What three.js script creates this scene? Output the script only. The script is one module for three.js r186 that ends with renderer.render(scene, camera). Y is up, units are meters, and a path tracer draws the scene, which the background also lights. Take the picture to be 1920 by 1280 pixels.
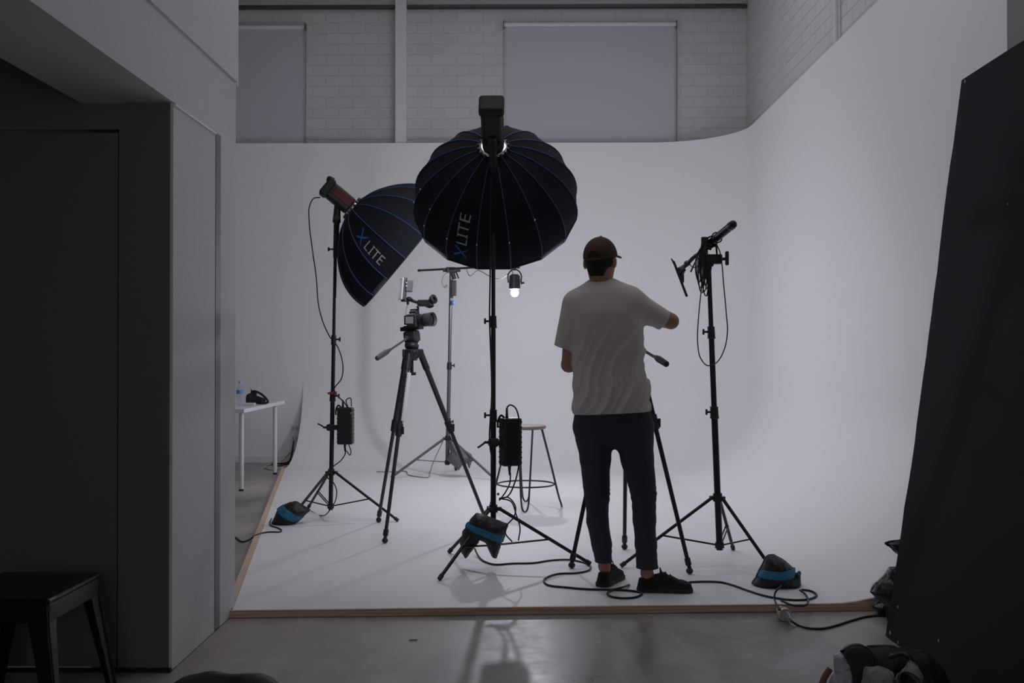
import * as THREE from 'three';
import { RoundedBoxGeometry } from 'three/addons/geometries/RoundedBoxGeometry.js';
import { mergeGeometries } from 'three/addons/utils/BufferGeometryUtils.js';
import { RectAreaLightUniformsLib } from 'three/addons/lights/RectAreaLightUniformsLib.js';
import { FontLoader } from 'three/addons/loaders/FontLoader.js';

// ---------------------------------------------------------------- camera, light, exposure
const scene = new THREE.Scene();
scene.background = new THREE.Color(0x000000);
const camera = new THREE.PerspectiveCamera(35.489, 1.5, 0.05, 60);
camera.position.set(0, 1.26, 0);
camera.rotation.set(0.0085, 0.01, 0, 'YXZ');
camera.updateMatrixWorld(true);
const renderer = new THREE.WebGLRenderer({ antialias: true });
renderer.toneMapping = THREE.LinearToneMapping;
renderer.toneMappingExposure = 1.0;
renderer.shadowMap.enabled = true;
RectAreaLightUniformsLib.init();
const LAMP_POWER = 3.5;                              // candela of the hanging globe lamp
const BOX_POWER = [3.9, 2.2];                           // radiance of the modelling light through the centre and left softbox fronts
const SKY_POWER = 0.66, DAY_POWER = 1.15, SKY_COLOR = new THREE.Color().setRGB(0.92, 0.91, 1.0);   // daylight through the translucent roof sheets, all above the frame
const LAMP_COLOR = new THREE.Color().setRGB(0.89, 0.905, 1.0);

// ---------------------------------------------------------------- helpers
const V = (x, y, z) => new THREE.Vector3(x, y, z);
const PLAT = 0.035;                                  // height of the painted platform above the concrete
let seed = 7;
const rnd = () => { seed = (seed * 1664525 + 1013904223) >>> 0; return seed / 4294967296; };
// point on the ray of a photograph pixel at a depth in metres along -z
function at(px, py, d) {
  const v = V((px - 960) / 2000, (640 - py) / 2000, -1).applyEuler(camera.rotation);
  return v.multiplyScalar(d / -v.z).add(camera.position);
}
// point on the floor (height h) under a photograph pixel
function fp(px, py, h = PLAT) {
  const v = V((px - 960) / 2000, (640 - py) / 2000, -1).applyEuler(camera.rotation);
  return v.multiplyScalar((h - camera.position.y) / v.y).add(camera.position);
}
const lerp = (a, b, t) => a + (b - a) * t;
const mix = (a, b, t) => a.clone().lerp(b, t);
const clamp = (x, a, b) => Math.min(b, Math.max(a, x));
const smooth = (a, b, x) => { const t = clamp((x - a) / (b - a), 0, 1); return t * t * (3 - 2 * t); };

// value noise
const perm = new Uint16Array(512); { const p = [...Array(256).keys()]; for (let i = 255; i > 0; i--) { const j = Math.floor(rnd() * (i + 1)); [p[i], p[j]] = [p[j], p[i]]; } for (let i = 0; i < 512; i++) perm[i] = p[i & 255]; }
function noise3(x, y, z) {
  const X = Math.floor(x), Y = Math.floor(y), Z = Math.floor(z); x -= X; y -= Y; z -= Z;
  const f = t => t * t * (3 - 2 * t), u = f(x), v = f(y), w = f(z);
  const h = (i, j, k) => perm[(perm[(perm[(X + i) & 255] + Y + j) & 255] + Z + k) & 255] / 127.5 - 1;
  return lerp(lerp(lerp(h(0, 0, 0), h(1, 0, 0), u), lerp(h(0, 1, 0), h(1, 1, 0), u), v), lerp(lerp(h(0, 0, 1), h(1, 0, 1), u), lerp(h(0, 1, 1), h(1, 1, 1), u), v), w);
}
function fbm(x, y, z, o = 4) { let s = 0, a = 0.5; for (let i = 0; i < o; i++) { s += a * noise3(x, y, z); x *= 2.03; y *= 2.03; z *= 2.03; a *= 0.5; } return s; }

// textures (colour multiplies): n x n, fn(u,v) -> [r,g,b] sRGB 0..255
function tex(n, fn, rx, ry, srgb = true) {
  const d = new Uint8Array(n * n * 4);
  for (let j = 0; j < n; j++) for (let i = 0; i < n; i++) { const c = fn(i / n, j / n); const k = (j * n + i) * 4; d[k] = clamp(c[0], 0, 255); d[k + 1] = clamp(c[1], 0, 255); d[k + 2] = clamp(c[2], 0, 255); d[k + 3] = 255; }
  const t = new THREE.DataTexture(d, n, n); t.wrapS = t.wrapT = THREE.MirroredRepeatWrapping; t.magFilter = THREE.LinearFilter; t.minFilter = THREE.LinearFilter; t.repeat.set(rx, ry);
  if (srgb) t.colorSpace = THREE.SRGBColorSpace; t.needsUpdate = true; return t;
}
function M(r, g, b, rough = 0.6, metal = 0, extra = {}) {
  const m = new THREE.MeshStandardMaterial({ roughness: rough, metalness: metal, side: THREE.DoubleSide, ...extra });
  m.color.setRGB(r, g, b); return m;
}
// concrete: mottled, brushed streaks, stains
const concreteMap = tex(1024, (u, v) => {
  const a = fbm(u * 9, v * 9, 1.3, 5), b = fbm(u * 34 + v * 6, v * 5, 7.7, 3), c = noise3(u * 220, v * 220, 2);
  const st = smooth(0.22, 0.34, fbm(u * 14 + 30, v * 14, 4.4, 3));
  const s = 182 + a * 48 + b * 30 + c * 4 - st * 6; return [s + 4, s, s - 2];
}, 0.16, 0.16);
const concreteRough = tex(512, (u, v) => { const a = fbm(u * 11, v * 11, 5.3, 4), s = 128 + a * 60 + noise3(u * 120, v * 120, 9) * 12; return [s, s, s]; }, 0.3, 0.3, false);
const whiteMap = tex(1024, (u, v) => {
  const a = fbm(u * 6, v * 6, 11, 4), sc = smooth(0.3, 0.42, fbm(u * 40 + 3, v * 9, 3.1, 3)) * smooth(0, 0.3, a + 0.1);
  const s = 249 + a * 6 - sc * 4; return [s, s, s];
}, 0.2, 0.2);
const paintBump = tex(512, (u, v) => { const s = 128 + fbm(u * 40, v * 40, 3, 4) * 90; return [s, s, s]; }, 0.7, 0.7, false);
const woodMap = tex(256, (u, v) => { const g = fbm(u * 3, v * 40, 2, 4), s = 205 + g * 50; return [s, s * 0.89, s * 0.79]; }, 1, 8);

const mat = {
  concrete: M(0.66, 0.62, 0.605, 0.74, 0, { map: concreteMap, roughnessMap: concreteRough }),
  cycWall: M(0.83, 0.83, 0.835, 0.55),
  cyc: M(0.83, 0.83, 0.835, 0.5, 0, { map: whiteMap }),
  wall: M(0.72, 0.715, 0.715, 0.8, 0, { bumpMap: paintBump, bumpScale: 0.0015 }),
  brickA: M(0.60, 0.585, 0.58, 0.85, 0, { bumpMap: paintBump, bumpScale: 0.002 }),
  brickB: M(0.585, 0.57, 0.565, 0.85, 0, { bumpMap: paintBump, bumpScale: 0.002 }),
  brickC: M(0.61, 0.597, 0.592, 0.85, 0, { bumpMap: paintBump, bumpScale: 0.002 }),
  mortar: M(0.565, 0.55, 0.545, 0.95),
  blind: M(0.52, 0.53, 0.57, 0.9),
  whiteMetal: M(0.72, 0.72, 0.74, 0.35),
  ceiling: M(0.75, 0.74, 0.73, 0.9),
  roomWall: M(0.70, 0.69, 0.68, 0.9),
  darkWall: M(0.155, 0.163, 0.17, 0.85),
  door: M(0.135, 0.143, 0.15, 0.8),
  jamb: M(0.28, 0.265, 0.275, 0.6),
  steel: M(0.09, 0.09, 0.1, 0.45, 0.6),
  timber: M(0.98, 0.93, 0.9, 0.8, 0, { map: woodMap }),
  blackMetal: M(0.012, 0.012, 0.014, 0.38, 0.2),
  blackPlastic: M(0.014, 0.014, 0.016, 0.5),
  softBlack: M(0.012, 0.013, 0.015, 0.7),
  fabric: new THREE.MeshPhysicalMaterial({ color: new THREE.Color().setRGB(0.012, 0.014, 0.019), roughness: 0.8, specularIntensity: 0.3, side: THREE.DoubleSide }),
  silver: M(0.7, 0.7, 0.72, 0.3, 0.9),
  diffuser: M(0.75, 0.75, 0.76, 0.9),
  piping: M(0.016, 0.06, 0.15, 0.6),
  blueText: M(0.012, 0.09, 0.36, 0.6),
  greyText: M(0.36, 0.35, 0.37, 0.6),
  red: M(0.085, 0.004, 0.007, 0.5),
  redClip: M(0.35, 0.02, 0.04, 0.5),
  bagBlack: M(0.007, 0.007, 0.008, 0.55),
  bagBlue: M(0.022, 0.16, 0.29, 0.7),
  bagGrey: M(0.13, 0.125, 0.13, 0.55),
  greyMetal: M(0.13, 0.13, 0.14, 0.4, 0.5),
  gun: M(0.045, 0.045, 0.05, 0.4, 0.4),
  gunLight: M(0.085, 0.08, 0.085, 0.45, 0.2),
  chrome: M(0.8, 0.8, 0.82, 0.18, 1),
  cable: M(0.013, 0.013, 0.014, 0.55),
  cableGrey: M(0.22, 0.21, 0.2, 0.6),
  cableCream: M(0.5, 0.42, 0.3, 0.6),
  shirt: M(0.64, 0.585, 0.555, 0.95),
  jeans: M(0.036, 0.045, 0.062, 0.9),
  skin: M(0.42, 0.22, 0.155, 0.6),
  hair: M(0.012, 0.009, 0.007, 0.8),
  cap: M(0.075, 0.046, 0.026, 0.95),
  shoe: M(0.012, 0.012, 0.013, 0.85),
  sole: M(0.02, 0.02, 0.02, 0.7),
  eye: M(0.7, 0.7, 0.7, 0.3),
  lips: M(0.3, 0.12, 0.1, 0.6),
  seatWood: M(0.24, 0.18, 0.165, 0.6),
  board: new THREE.MeshPhysicalMaterial({ color: new THREE.Color().setRGB(0.022, 0.027, 0.030), roughness: 0.85, specularIntensity: 0.25, side: THREE.DoubleSide }),
  foam: M(0.5, 0.5, 0.48, 0.9),
  screen: M(0.30, 0.31, 0.33, 0.25),
  tape: M(0.78, 0.78, 0.8, 0.5),
  plug: M(0.6, 0.55, 0.5, 0.4),
  brown: M(0.16, 0.07, 0.04, 0.55),
  cloth: M(0.30, 0.27, 0.28, 0.9),
  lens: M(0.01, 0.012, 0.02, 0.08),
};
mat.glass = new THREE.MeshPhysicalMaterial({ color: 0xeef4fa, roughness: 0.08, transmission: 0.9, thickness: 0, side: THREE.DoubleSide });
mat.plasticBag = new THREE.MeshPhysicalMaterial({ color: 0xc8c8d0, roughness: 0.3, transmission: 0.35, thickness: 0, side: THREE.DoubleSide });

// geometry helpers: everything is modelled in world coordinates and shifted to its thing's base
function prep(g) { let o = g.index ? g.toNonIndexed() : g.clone(); for (const k of Object.keys(o.attributes)) if (!['position', 'normal', 'uv'].includes(k)) o.deleteAttribute(k); if (!o.attributes.uv) o.setAttribute('uv', new THREE.BufferAttribute(new Float32Array(o.attributes.position.count * 2), 2)); if (!o.attributes.normal) o.computeVertexNormals(); return o; }
function join(list) { return list.length === 1 ? list[0] : mergeGeometries(list.map(prep)); }
const taken = {};
function numbered(n) { taken[n] = (taken[n] ?? -1) + 1; return taken[n] ? `${n}_${String(taken[n]).padStart(3, '0')}` : n; }
function thing(name, label, category, base, group) {
  const o = new THREE.Group(); o.name = numbered(name); o.position.copy(base); o.userData = { label, category }; if (group) o.userData.group = group;
  o.userData.base = undefined; delete o.userData.base; scene.add(o); return o;
}
function part(name, geos, m, parent, label) {
  let root = parent; const chain = V(0, 0, 0);
  while (root && root !== scene) { chain.add(root.position); root = root.parent; }
  const g = join(Array.isArray(geos) ? geos : [geos]); g.translate(-chain.x, -chain.y, -chain.z);
  const o = new THREE.Mesh(g, m); o.name = name; o.castShadow = o.receiveShadow = true; if (label) o.userData.label = label;
  parent.add(o); return o;
}
function solo(name, geos, m, label, category, group) {   // a thing that is one mesh
  const g = join(Array.isArray(geos) ? geos : [geos]); g.computeBoundingBox(); const b = g.boundingBox, c = V((b.min.x + b.max.x) / 2, b.min.y, (b.min.z + b.max.z) / 2);
  g.translate(-c.x, -c.y, -c.z); const o = new THREE.Mesh(g, m); o.name = numbered(name); o.position.copy(c); o.castShadow = o.receiveShadow = true;
  o.userData = { label, category }; if (group) o.userData.group = group; scene.add(o); return o;
}
function struct(name, geos, m, label, parent = scene) {
  const g = join(Array.isArray(geos) ? geos : [geos]); const o = new THREE.Mesh(g, m); o.name = name; o.castShadow = o.receiveShadow = true;
  if (parent === scene) o.userData = { kind: 'structure', label, category: name.split('_')[0] };
  parent.add(o); return o;
}
function box(x0, x1, y0, y1, z0, z1) { const g = new THREE.BoxGeometry(Math.abs(x1 - x0), Math.abs(y1 - y0), Math.abs(z1 - z0)); metreUV(g); g.translate((x0 + x1) / 2, (y0 + y1) / 2, (z0 + z1) / 2); return g; }
function metreUV(g) { const p = g.attributes.position, n = g.attributes.normal, u = g.attributes.uv; for (let i = 0; i < p.count; i++) { const ax = Math.abs(n.getX(i)), ay = Math.abs(n.getY(i)); if (ay > 0.7) u.setXY(i, p.getX(i), p.getZ(i)); else if (ax > 0.7) u.setXY(i, p.getZ(i), p.getY(i)); else u.setXY(i, p.getX(i), p.getY(i)); } return g; }
function frame(dir, up = V(0, 1, 0)) { // matrix whose z axis is dir
  const z = dir.clone().normalize(); let x = up.clone().cross(z); if (x.length() < 1e-4) x = V(1, 0, 0).cross(z); x.normalize(); const y = z.clone().cross(x); return new THREE.Matrix4().makeBasis(x, y, z);
}
function rod(a, b, r1, r2 = r1, seg = 14, caps = true) { const d = b.clone().sub(a), g = new THREE.CylinderGeometry(r2, r1, d.length(), seg, 1, !caps); g.rotateX(Math.PI / 2); g.applyMatrix4(frame(d)); g.translate((a.x + b.x) / 2, (a.y + b.y) / 2, (a.z + b.z) / 2); return g; }
function rbox(w, h, l, r, c, dir = V(0, 0, 1), up) { const g = new RoundedBoxGeometry(w, h, l, 3, r); g.applyMatrix4(frame(dir, up)); g.translate(c.x, c.y, c.z); return g; }
function tube(pts, r, n = 0, closed = false, seg = 8) { const c = new THREE.CatmullRomCurve3(pts, closed, 'centripetal'); return new THREE.TubeGeometry(c, n || pts.length * 8, r, seg, closed); }
function ball(c, r, sx = 1, sy = 1, sz = 1) { const g = new THREE.SphereGeometry(r, 18, 12); g.scale(sx, sy, sz); g.translate(c.x, c.y, c.z); return g; }
function lathe(pts, c, dir = V(0, 1, 0), seg = 28) { const g = new THREE.LatheGeometry(pts.map(p => new THREE.Vector2(p[0], p[1])), seg); g.rotateX(Math.PI / 2); g.applyMatrix4(frame(dir)); g.translate(c.x, c.y, c.z); return g; }
function torus(c, R, r, dir, arc = Math.PI * 2) { const g = new THREE.TorusGeometry(R, r, 8, 28, arc); g.applyMatrix4(frame(dir)); g.translate(c.x, c.y, c.z); return g; }

// surface nets mesher for signed distance fields
function nets(f, lo, hi, h) {
  const nx = Math.ceil((hi.x - lo.x) / h) + 1, ny = Math.ceil((hi.y - lo.y) / h) + 1, nz = Math.ceil((hi.z - lo.z) / h) + 1;
  const F = new Float32Array(nx * ny * nz), I = (i, j, k) => (k * ny + j) * nx + i;
  for (let k = 0; k < nz; k++) for (let j = 0; j < ny; j++) for (let i = 0; i < nx; i++) F[I(i, j, k)] = f(lo.x + i * h, lo.y + j * h, lo.z + k * h);
  const id = new Int32Array(nx * ny * nz).fill(-1), pos = [], idx = [];
  for (let k = 0; k < nz - 1; k++) for (let j = 0; j < ny - 1; j++) for (let i = 0; i < nx - 1; i++) {
    let n = 0, sx = 0, sy = 0, sz = 0, c = 0; const v = [];
    for (let q = 0; q < 8; q++) { v[q] = F[I(i + (q & 1), j + ((q >> 1) & 1), k + (q >> 2))]; if (v[q] < 0) c++; }
    if (c === 0 || c === 8) continue;
    for (let a = 0; a < 8; a++) for (let ax = 0; ax < 3; ax++) { const b = a | (1 << ax); if (a === b || (v[a] < 0) === (v[b] < 0)) continue; const t = v[a] / (v[a] - v[b]); sx += (a & 1) + (ax === 0 ? t : 0); sy += ((a >> 1) & 1) + (ax === 1 ? t : 0); sz += (a >> 2) + (ax === 2 ? t : 0); n++; }
    id[I(i, j, k)] = pos.length / 3; pos.push(lo.x + (i + sx / n) * h, lo.y + (j + sy / n) * h, lo.z + (k + sz / n) * h);
  }
  for (let k = 1; k < nz - 1; k++) for (let j = 1; j < ny - 1; j++) for (let i = 1; i < nx - 1; i++) {
    const s = F[I(i, j, k)] < 0;
    const quad = (a, b, c, d, flip) => { if (a < 0 || b < 0 || c < 0 || d < 0) return; if (flip) idx.push(a, c, b, a, d, c); else idx.push(a, b, c, a, c, d); };
    if (s !== F[I(i + 1, j, k)] < 0) quad(id[I(i, j - 1, k - 1)], id[I(i, j, k - 1)], id[I(i, j, k)], id[I(i, j - 1, k)], !s);
    if (s !== F[I(i, j + 1, k)] < 0) quad(id[I(i - 1, j, k - 1)], id[I(i - 1, j, k)], id[I(i, j, k)], id[I(i, j, k - 1)], !s);
    if (s !== F[I(i, j, k + 1)] < 0) quad(id[I(i - 1, j - 1, k)], id[I(i, j - 1, k)], id[I(i, j, k)], id[I(i - 1, j, k)], !s);
  }
  const g = new THREE.BufferGeometry(); g.setAttribute('position', new THREE.Float32BufferAttribute(pos, 3)); g.setIndex(idx);
  const N = new Float32Array(pos.length), e = h * 0.35;
  for (let q = 0; q < pos.length; q += 3) { const x = pos[q], y = pos[q + 1], z = pos[q + 2]; let a = f(x + e, y, z) - f(x - e, y, z), b = f(x, y + e, z) - f(x, y - e, z), c = f(x, y, z + e) - f(x, y, z - e); const l = Math.hypot(a, b, c) || 1; N[q] = a / l; N[q + 1] = b / l; N[q + 2] = c / l; }
  g.setAttribute('normal', new THREE.BufferAttribute(N, 3)); g.setAttribute('uv', new THREE.BufferAttribute(new Float32Array(pos.length / 3 * 2), 2));
  return g;
}
const smin = (a, b, k) => { const h = Math.max(k - Math.abs(a - b), 0) / k; return Math.min(a, b) - h * h * k * 0.25; };
function capS(x, y, z, a, b, ra, rb) { const bx = b.x - a.x, by = b.y - a.y, bz = b.z - a.z, px = x - a.x, py = y - a.y, pz = z - a.z; const t = clamp((px * bx + py * by + pz * bz) / (bx * bx + by * by + bz * bz), 0, 1); return Math.hypot(px - bx * t, py - by * t, pz - bz * t) - (ra + (rb - ra) * t); }
function ellS(x, y, z, rx, ry, rz) { const k = Math.hypot(x / rx, y / ry, z / rz); return (k - 1) * Math.min(rx, ry, rz); }

// ---------------------------------------------------------------- the room
const ZB = -12.0, XR = 2.38, XP = -1.38, DCUT = 5.25, DF = x => 5.035 + (x + 1.4) * 0.057;   // cyclorama back face, right face, partition face, front edge depth
const CT = 3.6;                                       // top of the plaster and cyclorama
struct('floor', box(-6, 4, -0.2, 0, -12.6, 3.2), mat.concrete, 'worn grey concrete floor');
struct('ceiling', box(-6, 4, 5.75, 5.95, -12.6, 3.2), mat.ceiling, 'plain ceiling high above the studio');
[-9.2, -5.6].forEach((z, i) => { // roof lights
  const w = new THREE.Group(); w.name = `window_${i + 3}`; w.userData = { kind: 'structure', label: 'translucent roof light in the ceiling', category: 'window' }; scene.add(w);
  struct('roof_sheet', box(-1.6, 2.0, 5.735, 5.75, z - 0.8, z + 0.8), M(0.8, 0.8, 0.8, 0.9, 0, { emissive: SKY_COLOR, emissiveIntensity: 0.9 }), '', w);
  struct('sheet_frame', [box(-1.66, -1.6, 5.69, 5.75, z - 0.86, z + 0.86), box(2.0, 2.06, 5.69, 5.75, z - 0.86, z + 0.86), box(-1.6, 2.0, 5.69, 5.75, z - 0.86, z - 0.8), box(-1.6, 2.0, 5.69, 5.75, z + 0.8, z + 0.86)], mat.whiteMetal, '', w);
  const l = new THREE.RectAreaLight(SKY_COLOR, SKY_POWER, 3.6, 1.6); l.position.set(0.2, 5.73, z); l.rotation.x = -Math.PI / 2; w.add(l);
});
{ // window in the wall behind the photographer; its light reaches the man's back and the dark door
  const w = new THREE.Group(); w.name = 'window_5'; w.userData = { kind: 'structure', label: 'wide window in the wall behind the photographer', category: 'window' }; scene.add(w);
  struct('pane', box(-1.2, 1.2, 1.1, 2.6, 3.17, 3.19), M(0.8, 0.8, 0.8, 0.9, 0, { emissive: SKY_COLOR, emissiveIntensity: 0.9 }), '', w);
  struct('frame', [box(-1.26, -1.2, 1.04, 2.66, 3.14, 3.2), box(1.2, 1.26, 1.04, 2.66, 3.14, 3.2), box(-1.2, 1.2, 1.04, 1.1, 3.14, 3.2), box(-1.2, 1.2, 2.6, 2.66, 3.14, 3.2)], mat.whiteMetal, '', w);
  const l = new THREE.RectAreaLight(SKY_COLOR, DAY_POWER, 2.4, 1.5); l.position.set(0, 1.85, 3.16); w.add(l);
}
struct('wall_left', box(-6.2, -6, 0, 5.75, -12.6, 3.2), mat.roomWall, 'far left side wall of the studio');
struct('wall_front', box(-6, 4, 0, 5.75, 3.2, 3.4), mat.roomWall, 'wall behind the photographer');
const wallBack = struct('wall_back', [box(-6, 4, 0, CT, -12.6, ZB - 0.02), box(-6, 4, CT, 5.75, -12.6, ZB - 0.135)], mat.mortar, 'white back wall with painted block courses above smooth plaster');
const plaster = struct('plaster_face', box(-6, 2.6, 0, CT, ZB - 0.03, ZB - 0.001), mat.cycWall, '', wallBack);
struct('skirting', box(-6, -2.48, 0, 0.07, ZB - 0.002, ZB + 0.008), mat.whiteMetal, '', wallBack);
const wallRight = struct('wall_right', box(2.55, 2.75, 0, 5.75, -12.6, -DCUT), mat.mortar, 'white painted block wall above the right side of the cyclorama');
struct('wall_side', box(3.4, 3.6, 0, 5.75, -DCUT, 3.2), mat.roomWall, 'right side wall near the camera');
struct('wall_pier', box(2.382, 3.6, 0, 5.75, -DCUT - 0.14, -DCUT), mat.wall, 'shaded end face of the wall where the right cyclorama stops');

// painted blocks, one mesh each
function brickGeo(w, h) { // front face inset, 10 quads
  const d = 0.004, i = 0.003, s = new THREE.BoxGeometry(w, h, d); s.translate(0, 0, d / 2); const p = s.attributes.position; for (let k = 0; k < p.count; k++) if (p.getZ(k) > 0.001) p.setXY(k, p.getX(k) - Math.sign(p.getX(k)) * i, p.getY(k) - Math.sign(p.getY(k)) * i); s.computeVertexNormals(); metreUV(s); return s;
}
const BW = 0.30, BH = 0.122, JT = 0.007, fullBrick = brickGeo(BW - JT, BH - JT), bricks = [mat.brickA, mat.brickB, mat.brickC, mat.brickA];
const cache = {};
function brickOf(w) { const k = w.toFixed(2); return cache[k] ??= Math.abs(w - BW) < 0.005 ? fullBrick : brickGeo(w - JT, BH - JT); }
const blindL = [-3.9, -2.475], blindR = [-0.21, 1.74], colX = [-1.44, -1.315];
for (let r = 0; r < 17; r++) { // back wall
  const y = CT - 0.06 + BH * (r + 0.5);
  let x = -3.45 - (r % 2) * BW / 2;
  for (; x < 2.54; x += BW) {
    const a = Math.max(x, -4), b = Math.min(x + BW, 2.55); let segs = [[a, b]];
    for (const [p, q] of [blindL, blindR]) if (y < 5.02) segs = segs.flatMap(([s, t]) => t <= p || s >= q ? [[s, t]] : [[s, p], [q, t]].filter(([m, n]) => n - m > 0.03));
    for (const [s, t] of segs) { if (t - s < 0.03) continue; const m = new THREE.Mesh(brickOf(Math.round((t - s) * 50) / 50 || 0.04), bricks[Math.floor(rnd() * 4)]); m.name = 'brick'; m.position.set((s + t) / 2, y, ZB - 0.135); m.castShadow = m.receiveShadow = true; wallBack.add(m); }
  }
}
for (let r = 0; r < 17; r++) { // right wall
  const y = CT - 0.06 + BH * (r + 0.5);
  for (let d = 12.13 - (r % 2) * BW / 2; d - BW > 6.7; d -= BW) {
    const yTop = 1.26 + 0.335 * (d - 0.3); if (y - BH > yTop) continue;
    const m = new THREE.Mesh(fullBrick, bricks[Math.floor(rnd() * 4)]); m.name = 'brick'; m.rotation.y = -Math.PI / 2; m.position.set(2.55, y, -(d - BW / 2)); m.castShadow = m.receiveShadow = true; wallRight.add(m);
  }
}
struct('trim_1', [box(-6, 2.54, 5.15, 5.168, ZB - 0.125, ZB - 0.05), box(-6, 2.54, 5.168, 5.2, ZB - 0.125, ZB - 0.11)], mat.steel, 'dark steel angle beam along the top of the back wall');
{ const c = struct('trim_2', [box(colX[0], colX[1], CT, 5.75, ZB - 0.13, ZB - 0.02)], mat.whiteMetal, 'white steel column between the two blinds');
  struct('flange', box(colX[0] - 0.012, colX[0], CT, 5.75, ZB - 0.12, ZB - 0.08), mat.whiteMetal, '', c); }
struct('trim_3', rod(V(2.51, CT, -8.55), V(2.51, 5.75, -8.55), 0.018), mat.whiteMetal, 'white conduit running up the right block wall');
function blind(name, x0, x1, y0, y1, label) {
  const w = new THREE.Group(); w.name = name; w.userData = { kind: 'structure', label, category: 'window' }; scene.add(w);
  struct('blind_fabric', box(x0 + 0.02, x1 - 0.02, y0, y1 - 0.03, ZB - 0.1, ZB - 0.094), mat.blind, '', w);
  struct('roller_tube', rod(V(x0, y1 - 0.03, ZB - 0.09), V(x1, y1 - 0.03, ZB - 0.09), 0.026), mat.whiteMetal, '', w);
  struct('bracket', [box(x0 - 0.008, x0, y1 - 0.07, y1 + 0.01, ZB - 0.125, ZB - 0.05), box(x1, x1 + 0.008, y1 - 0.07, y1 + 0.01, ZB - 0.125, ZB - 0.05)], mat.steel, '', w);
  struct('pull_cord', tube([V(x1 + 0.004, y1 - 0.03, ZB - 0.06), V(x1 + 0.01, y1 - 0.35, ZB - 0.07), V(x1 + 0.004, y0 + 0.02, ZB - 0.07)], 0.004), mat.cableGrey, '', w);
  struct('frame', [box(x0 - 0.0, x0 + 0.02, y0, y1 - 0.06, ZB - 0.13, ZB - 0.105), box(x1 - 0.02, x1, y0, y1 - 0.06, ZB - 0.13, ZB - 0.105)], mat.mortar, '', w);
}
blind('window_1', blindL[0], blindL[1], CT - 0.02, 4.97, 'closed white roller blind at the left of the steel column');
blind('window_2', blindR[0], blindR[1], CT - 0.02, 4.99, 'large closed white roller blind above the round softbox');

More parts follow.
